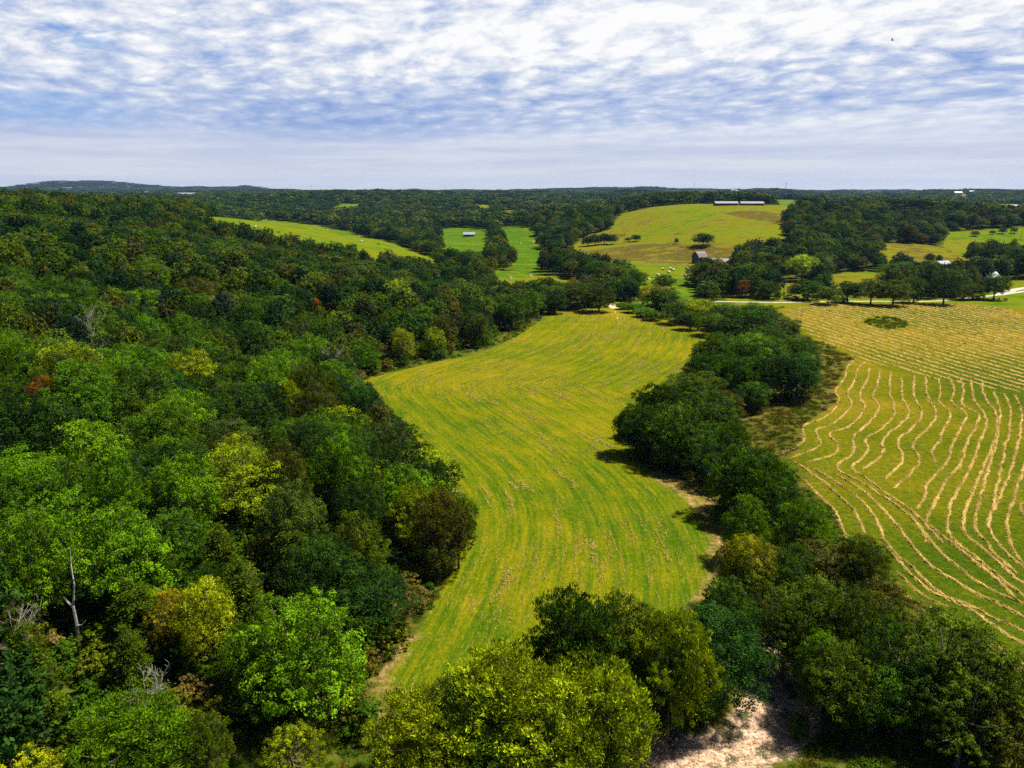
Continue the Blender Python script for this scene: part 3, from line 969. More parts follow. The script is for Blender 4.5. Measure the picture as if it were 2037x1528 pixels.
# creek belt, near
tree_at(1445, 1148, 105, 10, 'dark green', 'tall')
tree_at(1480, 1190, 90, 8, 'dark green', 'broad')
tree_at(1490, 1066, 100, 11, 'yellow', 'broad', 'yellow-topped tree beside the pale gravel gap of the creek', 'the yellow-topped creek tree')
tree_at(1490, 1125, 100, 8, 'olive', 'broad')
tree_at(1492, 985, 92, 11, 'green', 'tall')
tree_at(1605, 998, 105, 10, 'bright green', 'spiky')
tree_at(1560, 1100, 90, 9, 'dark green', 'broad')
tree_at(1585, 1085, 80, 9, 'dark green', 'broad')
tree_at(1655, 1075, 130, 8, 'brown-green', 'loose')
tree_at(1725, 1070, 100, 9, 'olive', 'broad')
tree_at(1625, 1160, 150, 11, 'olive', 'broad')
tree_at(1570, 1195, 110, 10, 'olive', 'broad')
tree_at(1710, 1165, 130, 12, 'olive', 'broad')
tree_at(1765, 1150, 100, 9, 'brown-green', 'loose')
tree_at(1800, 1230, 130, 12, 'dark green', 'loose')
tree_at(1690, 1290, 140, 9, 'olive', 'broad')
tree_at(1650, 1265, 110, 9, 'green', 'broad')
tree_at(1750, 1320, 120, 8, 'dark green', 'broad')
tree_at(1900, 1222, 190, 12, 'olive', 'loose', 'broad dull olive tree beside the hay field at lower right', 'the broad dull olive tree by the hay field')
tree_at(1985, 1290, 160, 11, 'olive', 'loose')
tree_at(1860, 1310, 140, 9, 'dark green', 'loose')
tree_at(1930, 1360, 150, 9, 'olive', 'loose')
tree_at(2040, 1400, 150, 8, 'brown-green', 'loose')
tree_at(1592, 1425, 36, 2.5, 'green', 'broad')
# creek belt, middle
for a in ((1487, 886, 150, 13, 'dark green', 'spiky'), (1550, 925, 90, 10, 'dark green', 'broad'), (1378, 838, 115, 10, 'dark green', 'broad'), (1445, 835, 90, 10, 'green', 'spiky'),
          (1428, 885, 90, 8, 'deep green', 'broad'), (1540, 975, 70, 8, 'deep green', 'broad'), (1315, 765, 110, 12, 'dark green', 'spiky'), (1272, 800, 95, 11, 'dark green', 'spiky'),
          (1350, 800, 110, 13, 'green', 'broad'), (1420, 775, 100, 11, 'dark green', 'broad'), (1365, 745, 90, 9, 'olive', 'broad'), (1405, 740, 80, 9, 'olive', 'broad'),
          (1448, 778, 70, 8, 'brown-green', 'broad'), (1300, 855, 100, 6, 'deep green', 'broad'), (1345, 865, 90, 7, 'dark green', 'broad'),
          (1437, 663, 120, 13, 'green', 'spiky'), (1505, 665, 120, 14, 'green', 'broad'), (1590, 672, 80, 11, 'dark green', 'broad'),
          (1592, 704, 90, 12, 'blue-green', 'broad'), (1415, 700, 90, 12, 'dark green', 'spiky'), (1480, 705, 100, 12, 'dark green', 'spiky'),
          (1545, 705, 85, 12, 'deep green', 'broad'), (1500, 760, 70, 7, 'dark green', 'broad'), (1500, 606, 95, 12, 'dark green', 'broad'),
          (1555, 632, 80, 7, 'olive', 'loose'), (1532, 645, 80, 10, 'dark green', 'broad'), (1440, 605, 60, 10, 'dark green', 'broad'), (1460, 625, 60, 9, 'dark green', 'broad'),
          (1407, 596, 70, 10, 'yellow-green', 'broad'), (1375, 591, 60, 10, 'yellow-green', 'broad'), (1345, 600, 55, 9, 'dark green', 'broad'), (1418, 625, 60, 8, 'olive', 'broad'),
          (1375, 620, 50, 7, 'dark green', 'broad'), (1305, 568, 60, 10, 'golden', 'broad'), (1330, 575, 50, 9, 'dark green', 'broad'), (1282, 612, 45, 4, 'bright green', 'broad'),
          (1300, 618, 40, 4, 'green', 'broad'), (1262, 604, 40, 4, 'green', 'broad'), (1240, 602, 30, 3, 'green', 'broad'), (1545, 700, 60, 9, 'green', 'broad')):
    tree_at(*a)
# beyond the mown field and along the road
for a in ((1185, 517, 60, 14, 'dark green', 'tall'), (1228, 516, 75, 14, 'dark green', 'broad'), (1258, 535, 60, 12, 'dark green', 'broad'), (1226, 568, 40, 7, 'dark green', 'broad'),
          (1193, 566, 62, 12, 'olive', 'spiky'), (1150, 562, 60, 12, 'olive', 'broad'), (1118, 560, 50, 11, 'dark green', 'broad'), (1086, 552, 55, 12, 'olive', 'spiky'), (1050, 575, 60, 12, 'green', 'broad'),
          (1018, 588, 60, 13, 'dark green', 'broad'), (1105, 578, 50, 10, 'deep green', 'broad'), (1140, 553, 32, 11, 'golden', 'broad'),
          (1322, 546, 45, 9, 'dark green', 'broad'), (1395, 525, 60, 12, 'brown-green', 'broad'), (1430, 540, 50, 11, 'deep green', 'broad'), (1478, 527, 60, 13, 'dark green', 'broad'),
          (1600, 508, 60, 15, 'yellow-green', 'broad'), (1638, 514, 45, 12, 'dusty green', 'broad'), (1480, 556, 30, 9, 'rust-orange', 'tall'), (1530, 558, 50, 9, 'dark green', 'broad'),
          (1578, 566, 30, 7, 'brown-green', 'loose'), (1610, 556, 60, 10, 'dark green', 'broad'), (1650, 572, 50, 8, 'olive', 'broad'), (1690, 560, 55, 10, 'deep green', 'broad'),
          (1737, 555, 60, 12, 'olive', 'broad'), (1782, 557, 60, 12, 'olive', 'broad'), (1823, 552, 50, 12, 'dark green', 'broad'), (1885, 542, 60, 15, 'deep green', 'broad'),
          (1940, 563, 40, 8, 'olive', 'broad'), (1918, 568, 35, 7, 'brown-green', 'broad'), (1984, 547, 46, 12, 'dark green', 'broad'), (1850, 520, 60, 12, 'brown-green', 'broad'),
          (1790, 522, 70, 13, 'dark green', 'broad'), (1975, 474, 32, 16, 'deep green', 'tall'), (2010, 490, 55, 14, 'dark green', 'broad')):
    tree_at(*a)
# lone trees on open pasture
LONE = {1: ('dark broad tree standing alone on the cattle meadow', (640, 428, 30, 13, 'deep green')),
        2: ('dark wide tree standing alone on the brown hill pasture', (1400, 464, 42, 10, 'deep green')),
        3: ('small round tree on the hill pasture beside the grey bush', (1265, 467, 22, 6, 'deep green')),
        4: ('tiny tree standing alone midway up the hill pasture', (1346, 473, 9, 5, 'dark green')),
        5: ('dark round tree on the brown pasture at right', (1852, 504, 19, 7, 'deep green')),
        6: ('smaller of the two trees on the brown pasture at right', (1870, 507, 11, 6, 'dark green')),
        7: ('brownish bush on the yellow field, leftmost of four', (1941, 459, 15, 5, 'brown-green')),
        8: ('small grey-green bush on the yellow field, second of four', (1975, 458, 10, 4, 'dusty green')),
        9: ('round bush on the yellow field, third of four', (1996, 452, 13, 6, 'dusty green')),
        10: ('round bush on the yellow field, rightmost of four', (2018, 453, 12, 5, 'dark green')),
        11: ('grey low bush on the hill pasture left of the round tree', (1249, 472, 13, 4, 'dusty green'))}
for lb, (px, top, w, H, c) in LONE.values():
    tree_at(px, top, w, H, c, 'broad', lb, None)
for a in ((1170, 470, 26, 9), (1185, 466, 28, 10), (1203, 464, 28, 10), (1218, 466, 24, 9)):
    tree_at(*a, 'deep green', 'broad')
# distinctive trees on the wooded slope
tree_at(85, 742, 75, 12, 'rust-orange', 'tall', 'rust-orange tree standing out on the wooded slope at left', 'the rust-orange tree')
tree_at(317, 734, 62, 9, 'dark red', 'loose', 'dark red tree among the green crowns of the wooded slope', 'the dark red tree')
tree_at(320, 1170, 95, 9, 'golden', 'loose', 'golden-yellow leaved tree low on the wooded slope', 'the golden tree low on the slope')
tree_at(400, 1155, 110, 11, 'yellow-green', 'broad')
tree_at(590, 1188, 240, 14, 'bright green', 'broad', 'largest round green tree at the foot of the wooded slope', 'the largest round tree at the slope foot')
tree_at(500, 1240, 130, 10, 'green', 'broad')
tree_at(565, 752, 60, 11, 'yellow-green', 'spiky')
tree_at(620, 765, 90, 12, 'brown-green', 'broad', 'brown-green tree on the slope left of the field corner', 'the brown-green tree near the field corner')
tree_at(585, 895, 50, 8, 'golden', 'tall')
tree_at(820, 965, 110, 11, 'yellow-green', 'spiky', 'bright spiky tree at the wood edge beside the mown field', 'the bright tree at the wood edge')
tree_at(870, 975, 110, 13, 'brown-green', 'broad')
tree_at(862, 915, 90, 12, 'deep green', 'broad')
tree_at(800, 875, 110, 13, 'deep green', 'broad')
tree_at(910, 985, 85, 11, 'olive', 'loose')
tree_at(720, 772, 80, 12, 'blue-green', 'broad', 'blue-green tree at the left corner of the mown field', 'the blue-green tree at the field corner')
tree_at(360, 780, 110, 12, 'bright green', 'broad')
tree_at(360, 900, 125, 14, 'bright green', 'broad', 'bright green tallest crown in the middle of the wooded slope', 'the tall bright green crown')
tree_at(40, 1010, 150, 14, 'bright green', 'broad')
tree_at(575, 955, 130, 13, 'dusty green', 'broad')
tree_at(628, 590, 32, 11, 'green', 'tall', 'slim tree topped by scarlet leaves on the wooded slope', 'the scarlet-topped tree', [(0, -1.0, 7.8, .34, (.42, .045, .015)), (1.8, -2.2, 6.2, .26, (.36, .08, .015))])
tree_at(525, 645, 50, 11, 'green', 'broad', 'green tree with a few orange leaves at its top', 'the orange-tipped tree', [(0, -1.2, 8.6, .22, (.45, .18, .04))])
tree_at(30, 1200, 70, 9, 'brown-green', 'loose')
tree_at(260, 1160, 110, 9, 'olive', 'cedar')
tree_at(430, 1050, 90, 10, 'olive', 'cedar')
tree_at(40, 1250, 90, 10, 'olive', 'cedar')
tree_at(250, 1250, 80, 8, 'olive', 'cedar')
tree_at(800, 655, 45, 11, 'yellow', 'broad', 'yellow-green small tree on the far edge of the woods', 'the yellow tree at the far wood edge')
tree_at(865, 650, 45, 10, 'yellow-green', 'broad')
tree_at(880, 625, 60, 12, 'brown-green', 'broad')
tree_at(945, 620, 60, 12, 'olive', 'broad')

# generic fill everywhere that is wooded
def generic():
    rows = []
    r = 22.0
    while r < 9800:
        s = max(7.9, r * 0.011)
        nth = int(2 * math.radians(43) * r / s)
        t = (np.arange(nth) + RG.uniform()) / max(nth, 1) * 2 * math.radians(43) - math.radians(43)
        t = t + RG.uniform(-.38, .38, nth) * s / r
        rj = r + RG.uniform(-.38, .38, nth) * s
        rows.append(np.stack([np.sin(t) * rj, np.cos(t) * rj, np.full(nth, s)], 1))
        r += s * .92
    A = np.concatenate(rows)
    x, y, s = A.T
    f = fields(x, y)
    d, sg, _ = seg_dist(x, y, FOOT, False, True)
    foot = d * sg
    hill = foot > 3.2
    openf = (f['cF'] > -3.0) | (f['rF'] > -3.5) | (f['pas'] > -1.5) | (f['road'] > -3) | (f['trk'] > -2.5) | (f['brz'] > -3)
    rr = np.hypot(x, y)
    beyond = y > 345
    belt = np.zeros(len(x), bool)
    strip = (f['cF'] < -3) & (y > 250) & (x < 62) & (x > -32) & (y < 350)
    ok = (hill | beyond | strip) & ~openf
    # brush gap low left of the mown field
    ok &= ~((foot < 9) & (y < 72) & (x > -45))
    ok &= ~(hill & (y < 62) & (foot < 14))
    return A[ok], foot[ok]


G, gfoot = generic()
man = [(t['x'], t['y'], t['R']) for t in TR]
mx = np.array(man)
keep = np.ones(len(G), bool)
nearm = np.hypot(G[:, 0], G[:, 1]) < 1000
for i_ in np.nonzero(nearm)[0]:
    dd = np.hypot(mx[:, 0] - G[i_, 0], mx[:, 1] - G[i_, 1])
    if (dd < mx[:, 2] * .5 + 2.2).any(): keep[i_] = False
G = G[keep]; gfoot = gfoot[keep]
gz = height(G[:, 0], G[:, 1])
gr = np.hypot(G[:, 0], G[:, 1])
gn = fbm(G[:, 0] / 60, G[:, 1] / 60, 77, 2)
names_p = ['green', 'dark green', 'bright green', 'olive', 'deep green', 'yellow-green', 'brown-green', 'dusty green', 'blue-green', 'golden']
base_p = np.array([.28, .23, .16, .11, .11, .045, .022, .035, .02, .0])
cand = []
for i_ in range(len(G)):
    if gr[i_] > 480: break
    x, y, s = G[i_]
    H = RG.uniform(8.5, 14.8) * (0.8 if gfoot[i_] < 7 and gfoot[i_] > 0 else 1)
    R = RG.uniform(3.3, 6.5)
    p = base_p.copy()
    if gn[i_] > .12: p[[2, 5]] *= 2.0
    if gn[i_] < -.1: p[[1, 4, 8]] *= 1.8
    if y > 200: p[[1, 3, 4]] *= 1.5; p[6] *= 1.8; p[[2, 5]] *= .6
    p /= p.sum()
    c = names_p[int(RG.choice(len(p), p=p))]
    kd = ['broad', 'tall', 'loose', 'cedar', 'spiky'][int(RG.choice(5, p=[.66, .13, .09, .05, .07]))]
    if kd == 'cedar': c = 'olive' if RG.uniform() < .6 else 'dark green'; H *= .85
    if 290 < gr[i_] < 380 and x < 70: H = min(H, 10.0)
    qx, qy, _ = project(x, y, gz[i_] + H)
    okc = True
    if gr[i_] < 330:
        for tr_ in range(4):
            dist_ = math.sqrt(x * x + y * y + (CAMZ - gz[i_] - H) ** 2)
            rp_ = R * F / dist_; hp_ = H * F / dist_ * .8
            tst = flat([(qx + a_ * rp_, qy + b_ * hp_) for a_, b_ in ((0, .06), (.8, .3), (-.8, .3), (.95, .55))])
            bad = (np.maximum(sdf(tst[:, 0], tst[:, 1], CENTER), sdf(tst[:, 0], tst[:, 1], RIGHT)) > 1.5).any()
            if not bad: break
            H *= .85; R *= .85
            qx, qy, _ = project(x, y, gz[i_] + H)
        okc = not bad
    if not okc or (abs(qx - 163) < 45 and 1185 < qy < 1340) or (abs(qx - 180) < 30 and 640 < qy < 700): continue
    cand.append(dict(x=x, y=y, z=float(gz[i_]), H=H, R=R, kind=kd, col=c, label=None, lm=None, manual=False, px=qx, py=qy, gi=i_))
allt = TR + cand
for t in allt:
    dist = math.sqrt(t['x'] ** 2 + t['y'] ** 2 + (CAMZ - t['z'] - t['H']) ** 2)
    t['dist'] = dist
    inn = -60 < t['px'] < 2097 and t['py'] < 1540 and t['y'] > 10
    t['score'] = (t['R'] * 2 / dist if inn else 0) + (5 if t['label'] else 0) + (.06 if t['manual'] else 0)
allt.sort(key=lambda t: -t['score'])
NIND = 300
IND = [t for t in allt[:NIND]]
REST = allt[NIND:]

# labels that single each tree out by its nearest landmark
LMS = [(t['lm'], t['px'], t['py']) for t in IND if t['lm']]
LMS += [('the leafless grey tree', 180, 670), ('the bare white snag', 163, 1180), ('the oval hollow in the hay field', 1762, 643), ('the far gap of the mown field', 1216, 605),
        ('the white marker post', 1334, 744), ('the gravel bend of the creek', 1540, 1430), ('the utility pole by the road', 1559, 573), ('the lone tree on the cattle meadow', 640, 440)]
ORD = ['nearest', 'second', 'third', 'fourth', 'fifth', 'sixth', 'seventh', 'eighth', 'ninth', 'tenth', 'eleventh', 'twelfth', 'thirteenth', 'fourteenth', 'fifteenth', 'sixteenth', 'seventeenth', 'eighteenth', 'nineteenth', 'twentieth']
SEC = ['right of', 'back-right of', 'behind', 'back-left of', 'left of', 'front-left of', 'in front of', 'front-right of']
buck = {}
KW = {'broad': 'rounded', 'tall': 'upright', 'loose': 'thin-leaved', 'spiky': 'bristly', 'cedar': 'cedar-like'}
for t in IND:
    if t['label']: continue
    best = min(LMS, key=lambda l: math.hypot(l[1] - t['px'], (l[2] - t['py']) * 1.5))
    ddx, ddy = t['px'] - best[1], best[2] - t['py']
    sec = int(round(math.atan2(ddy, ddx) / (math.pi / 4))) % 8
    buck.setdefault((best[0], sec), []).append((math.hypot(ddx, ddy), t))
for (lm, sec), ls in buck.items():
    ls.sort(key=lambda a: a[0])
    for n_, (_, t) in enumerate(ls):
        t['label'] = '%s %s tree, %s %s %s' % (t['col'], KW[t['kind']], ORD[min(n_, 19)], SEC[sec], lm)

rs = random.Random(5)
for t in IND:
    pi = rs.choice(KIND[t['kind']])
    cmesh, tmesh, kd = PROTO[pi]
    root = empty('cedar_tree' if kd == 'cedar' else 'tree', (t['x'], t['y'], t['z']), rs.uniform(0, 6.28))
    s = t['R'] / (2.6 if kd == 'cedar' else PR)
    if kd == 'cedar': s = min(s, 1.15)
    root.scale = (s, s * rs.uniform(.92, 1.08), t['H'] / PH)
    tag(root, t['label'], 'tree', 'lone trees on the pastures' if t['dist'] > 420 and t['manual'] and t['label'].find('pasture') > 0 else
        ('trees along the creek and roads' if t['manual'] and t['x'] > -5 else 'trees of the wooded slope'))
    c = bpy.data.objects.new('crown', cmesh); COL.objects.link(c); c.parent = root
    b = bpy.data.objects.new('trunk', tmesh); COL.objects.link(b); b.parent = root
    col = PAL[t['col']]; v = rs.uniform(.85, 1.18)
    c.color = (col[0] * v * rs.uniform(.9, 1.1), col[1] * v, col[2] * v, 1)
    t['obj'] = root
    if t.get('spray'):
        for (ox, oy, oz, ss_, cc_) in t['spray']:
            root.rotation_euler = (0, 0, 0)
            e_ = bpy.data.objects.new('autumn_leaves', PROTO[KIND['loose'][0]][0]); COL.objects.link(e_); e_.parent = root
            e_.location = (ox, oy, oz); e_.scale = (ss_, ss_, ss_ * .8); e_.color = cc_ + (1,)
            e_['label'] = 'spray of turned autumn leaves'

# the rest of the woods, one mass
gi_used = set(t['gi'] for t in IND if 'gi' in t)
pts, scs, rots, idxs = [], [], [], []
for t in REST:
    pts.append((t['x'], t['y'], t['z'])); s = t['R'] / PR; scs.append((s, s, t['H'] / PH)); rots.append(RG.uniform(0, 6.28))
    idxs.append(5 if t['kind'] == 'cedar' else int(RG.integers(0, 5)))
far = np.nonzero(gr > 480)[0]
for i_ in far:
    x, y, s = G[i_]
    k_ = s / 7.9
    R = RG.uniform(3.4, 7.6) * k_; H = RG.uniform(8.0, 15.5)
    pts.append((x, y, gz[i_])); scs.append((R / PR, R / PR, H / PH)); rots.append(RG.uniform(0, 6.28))
    idxs.append(int(RG.integers(0, 5)) if gr[i_] < 900 else 6 + int(RG.integers(0, 4)))
scatter('distant_woods', pts, scs, rots, idxs, MASSCOL, 'stuff', 'dense mixed woods covering the far slopes and the plateau to the horizon', 'woods')
print('trees', len(IND), 'mass', len(pts))

# ------------------------------------------------------------------ undergrowth, rank grass and stones
def under_color(q):
    r = q.n('ShaderNodeObjectInfo').outputs['Random']
    return q.ramp(r, [(0.0, (0.0214, 0.0567, 0.0026)), (0.3, (0.0464, 0.1058, 0.0026)), (0.6, (0.0857, 0.1361, 0.0032)), (0.78, (0.1142, 0.1247, 0.0064)),
                      (0.92, (0.1428, 0.1096, 0.0192)), (1.0, (0.1928, 0.1436, 0.0384))])


M_UNDER = foliage_mat('undergrowth_leaves', under_color, .28, .55, 1.5)
UCOL = bpy.data.collections.new('undergrowth_kinds')


def under_proto(i, V, Fq, T, mat=M_UNDER):
    me = np_mesh('low_plant', V, Fq, {'tint': T}); me.materials.append(mat)
    UCOL.objects.link(bpy.data.objects.new('low_plant_%02d' % i, me))


for i_ in range(3):
    rg_ = np.random.default_rng(90 + i_)
    n_ = 260
    dr = sphere_dirs(n_, rg_, 0.0)
    Pc = dr * (.75, .75, .55) * rg_.uniform(.3, 1.0, (n_, 1)) + np.stack([vnoise(dr[:, 0] * 3, dr[:, 1] * 3, i_)] * 3, 1) * (.4, .4, .5)
    N = dr + rg_.normal(size=(n_, 3)) * .6
    L = rg_.uniform(.12, .26, n_)
    V_, F_ = leaf_quads(Pc, N, L, L * .5, rg_, rg_.normal(size=(n_, 3)) + (0, 0, .8))
    under_proto(i_, V_, F_, np.repeat(rg_.uniform(0, 1, n_), 4))
for i_ in range(2):                      # tufts of blades
    rg_ = np.random.default_rng(95 + i_)
    n_ = 150
    b0 = rg_.normal(size=(n_, 3)) * (.30, .30, 0)
    ax = rg_.normal(size=(n_, 3)) * .45 + (0, 0, 1.0)
    L = rg_.uniform(.4, .9, n_)
    Pc = b0 + ax / np.linalg.norm(ax, axis=1, keepdims=True) * L[:, None] * .45
    V_, F_ = leaf_quads(Pc, np.cross(ax, rg_.normal(size=(n_, 3))), L, L * .07, rg_, ax)
    under_proto(3 + i_, V_, F_, np.repeat(rg_.uniform(.2, 1, n_), 4))
for i_ in range(3):                      # shrubs, 3 m tall at scale 1
    V_, F_, T_, _l = crown(97 + i_, 1.7, 3.0, -.5, 12, 3200, .17, lr=.42, clump=.6)
    under_proto(5 + i_, V_, F_, T_)

M_RANK = foliage_mat('dry_rank_grass', lambda q: q.ramp(q.n('ShaderNodeObjectInfo').outputs['Random'], [(0, (.035, .065, .004)), (.45, (.080, .085, .008)), (1, (.150, .105, .022))]), .25, .6, 1.5)
for i_ in range(2):
    rg_ = np.random.default_rng(195 + i_)
    n_ = 170
    b0 = rg_.normal(size=(n_, 3)) * (.42, .42, 0)
    ax = rg_.normal(size=(n_, 3)) * .5 + (0, 0, 1.0)
    L = rg_.uniform(.3, .8, n_)
    Pc = b0 + ax / np.linalg.norm(ax, axis=1, keepdims=True) * L[:, None] * .45
    V_, F_ = leaf_quads(Pc, np.cross(ax, rg_.normal(size=(n_, 3))), L, L * .10, rg_, ax)
    under_proto(8 + i_, V_, F_, np.repeat(rg_.uniform(.1, 1, n_), 4), M_RANK)
TREE_XY = np.array([(t['x'], t['y'], t['R']) for t in allt if t['y'] < 440 and t['dist'] < 480])


def near_tree(x, y, fac, add):
    out = np.zeros(len(x), bool)
    for tx, ty, tr_ in TREE_XY:
        out |= np.hypot(x - tx, y - ty) < tr_ * fac + add
    return out


def jgrid(r0, r1, s0, k_=0.0, fov=40):
    rows = []; r = r0
    while r < r1:
        s = max(s0, r * k_)
        n = int(2 * math.radians(fov) * r / s)
        t = (np.arange(n) + RG.uniform(0, 1, n)) / max(n, 1) * 2 * math.radians(fov) - math.radians(fov)
        rj = r + RG.uniform(-.5, .5, n) * s
        rows.append(np.stack([np.sin(t) * rj, np.cos(t) * rj, np.full(n, s)], 1))
        r += s
    return np.concatenate(rows)


U = jgrid(34, 352, .9, 0.0075)
x, y, s_ = U.T
f = fields(x, y)
d, sg, _ = seg_dist(x, y, FOOT, False, True); foot = d * sg
wild = (f['cF'] < -0.3) & (f['rF'] < -0.4) & (f['crk'] < -0.3) & (f['road'] < -.4) & (f['trk'] < -.2) & (f['bare'] < 0.2)
nearrim = (f['cF'] > -9) | (f['rF'] > -9) | (f['brz'] > -1) | (np.hypot(x, y) < 95) | (f['crk'] > -6)
sel = wild & nearrim & (foot < 16)
keepn = RG.uniform(size=len(x)) < np.where(f['brz'] > 0, .75, .8)
sel &= keepn
U = U[sel]; fb = f['brz'][sel]; ft = foot[sel]; sr = s_[sel]
gz_ = height(U[:, 0], U[:, 1])
n_ = len(U)
kind_ = np.where(RG.uniform(size=n_) < np.where(fb > 0, .65, .35), RG.integers(3, 5, n_), RG.integers(0, 3, n_))
kind_ = np.where((fb > 0) & (RG.uniform(size=n_) < .82), RG.integers(8, 10, n_), kind_)
sc_ = RG.uniform(.5, 1.2, n_) * np.maximum(1.0, sr / 1.25)
scatter('undergrowth', np.stack([U[:, 0], U[:, 1], gz_ - .05], 1), np.stack([sc_, sc_, sc_ * RG.uniform(.6, 1.1, n_)], 1), RG.uniform(0, 6.28, n_), kind_, UCOL, 'stuff',
        'weeds and rank grass along field edges, creek banks and the slope foot', 'undergrowth')
print('undergrowth', n_)
# brush under and between the trees
B = jgrid(30, 440, 2.2, 0.0105)
x, y, s_ = B.T
f = fields(x, y)
d, sg, _ = seg_dist(x, y, FOOT, False, True); foot = d * sg
wild = (f['cF'] < -1.2) & (f['rF'] < -1.2) & (f['crk'] < -.4) & (f['road'] < -1.5) & (f['trk'] < -2) & (f['brz'] < -1.5)
gapz = (foot < 9) & (y < 60) & (x > -36)
wild |= (f['cF'] < 2.5) & (x > -2) & (f['crk'] < -.4) & near_tree(x, y, .7, 0.0) & (f['rF'] < -1)
wooded = ((foot > .5) & ((foot < 14) | (np.hypot(x, y) < 190))) | near_tree(x, y, .95, .6)
ok = wild & wooded & ~gapz & (RG.uniform(size=len(x)) < .8)
B = B[ok]; n_ = len(B)
bz = height(B[:, 0], B[:, 1])
sc_ = RG.uniform(.6, 1.45, n_) * np.where(B[:, 0] > -2, .62, 1.0)
scatter('brushwood', np.stack([B[:, 0], B[:, 1], bz], 1), np.stack([sc_ * 1.1, sc_ * 1.1, sc_], 1), RG.uniform(0, 6.28, n_), RG.integers(5, 8, n_), UCOL, 'stuff',
        'low brushwood filling the shade under the trees and along the wood edge', 'brushwood')
print('brush', n_)

# tufts in the hollow and on the hill pasture rim
hx = RG.uniform(HOLLOW[:, 0].min(), HOLLOW[:, 0].max(), 170); hy = RG.uniform(HOLLOW[:, 1].min(), HOLLOW[:, 1].max(), 170)
m_ = sdf(hx, hy, HOLLOW) > -.3
hx, hy = hx[m_], hy[m_]; n_ = len(hx)
scatter('hollow_grass', np.stack([hx, hy, height(hx, hy) - .05], 1), np.stack([RG.uniform(.7, 1.3, n_)] * 3, 1), RG.uniform(0, 6.28, n_),
        RG.integers(3, 5, n_), UCOL, 'stuff', 'rank dark grass left standing in the oval hollow of the hay field', 'grass')

# creek stones
SCOL = bpy.data.collections.new('stone_kinds')
M_STONE = bpy.data.materials.new('creek_stone'); M_STONE.use_nodes = True
q = NT(M_STONE.node_tree)
rr_ = q.n('ShaderNodeObjectInfo').outputs['Random']
b = q.n('ShaderNodeBsdfPrincipled'); q.put(b.inputs['Base Color'], q.ramp(rr_, [(0, (0.13, 0.09, 0.07)), (.5, (0.36, 0.25, 0.18)), (1, (0.62, 0.49, 0.38))]))
b.inputs['Roughness'].default_value = .9
o = q.n('ShaderNodeOutputMaterial'); q.t.links.new(b.outputs[0], o.inputs[0])
for i_ in range(3):
    bm_v = []
    rg_ = np.random.default_rng(i_)
    import bmesh
    bm = bmesh.new(); bmesh.ops.create_icosphere(bm, subdivisions=1, radius=.5)
    for v in bm.verts: v.co = Vector((v.co.x * rg_.uniform(.8, 1.3), v.co.y * rg_.uniform(.7, 1.1), v.co.z * rg_.uniform(.45, .75)))
    me = bpy.data.meshes.new('stone'); bm.to_mesh(me); bm.free(); me.materials.append(M_STONE)
    SCOL.objects.link(bpy.data.objects.new('stone_%02d' % i_, me))
S = jgrid(45, 118, .42)
x, y, _s = S.T
m_ = (seg_dist(x, y, CREEK) < 5.5) & (RG.uniform(size=len(x)) < .75)
x, y = x[m_], y[m_]
m_ = fields(x, y)['crk'] > 0.3
x, y = x[m_], y[m_]; n_ = len(x)
ss = RG.uniform(.10, .26, n_) * np.where(RG.uniform(size=n_) < .06, 2.2, 1)
scatter('creek_stones', np.stack([x, y, height(x, y) + .01], 1), np.stack([ss] * 3, 1), RG.uniform(0, 6.28, n_), RG.integers(0, 3, n_), SCOL, 'stuff',
        'pale pinkish gravel and small stones strewn over the dry creek bed', 'stones')
print('stones', n_)

# ------------------------------------------------------------------ hay windrows
def straw_material():
    m_ = bpy.data.materials.new('dry_hay'); m_.use_nodes = True
    q = NT(m_.node_tree)
    p = q.n('ShaderNodeNewGeometry').outputs['Position']
    t = q.attr('tint')
    c = q.ramp(q.m('ADD', q.m('MULTIPLY', q.noise(p, 1.3, 4, .7), .55), q.m('MULTIPLY', t, .45)), [(.25, (.17, .125, .02)), (.45, (.34, .235, .045)), (.75, (.52, .35, .10))])
    b = q.n('ShaderNodeBsdfPrincipled'); q.put(b.inputs['Base Color'], c)
    b.inputs['Roughness'].default_value = .8; b.inputs['Specular IOR Level'].default_value = .1
    bn = q.n('ShaderNodeBump'); bn.inputs['Strength'].default_value = .8; bn.inputs['Distance'].default_value = .15
    q.put(bn.inputs['Height'], q.noise(p, 9, 3, .7)); q.put(b.inputs['Normal'], bn.outputs[0])
    o = q.n('ShaderNodeOutputMaterial'); q.t.links.new(b.outputs[0], o.inputs[0])
    return m_


M_HAY = straw_material()


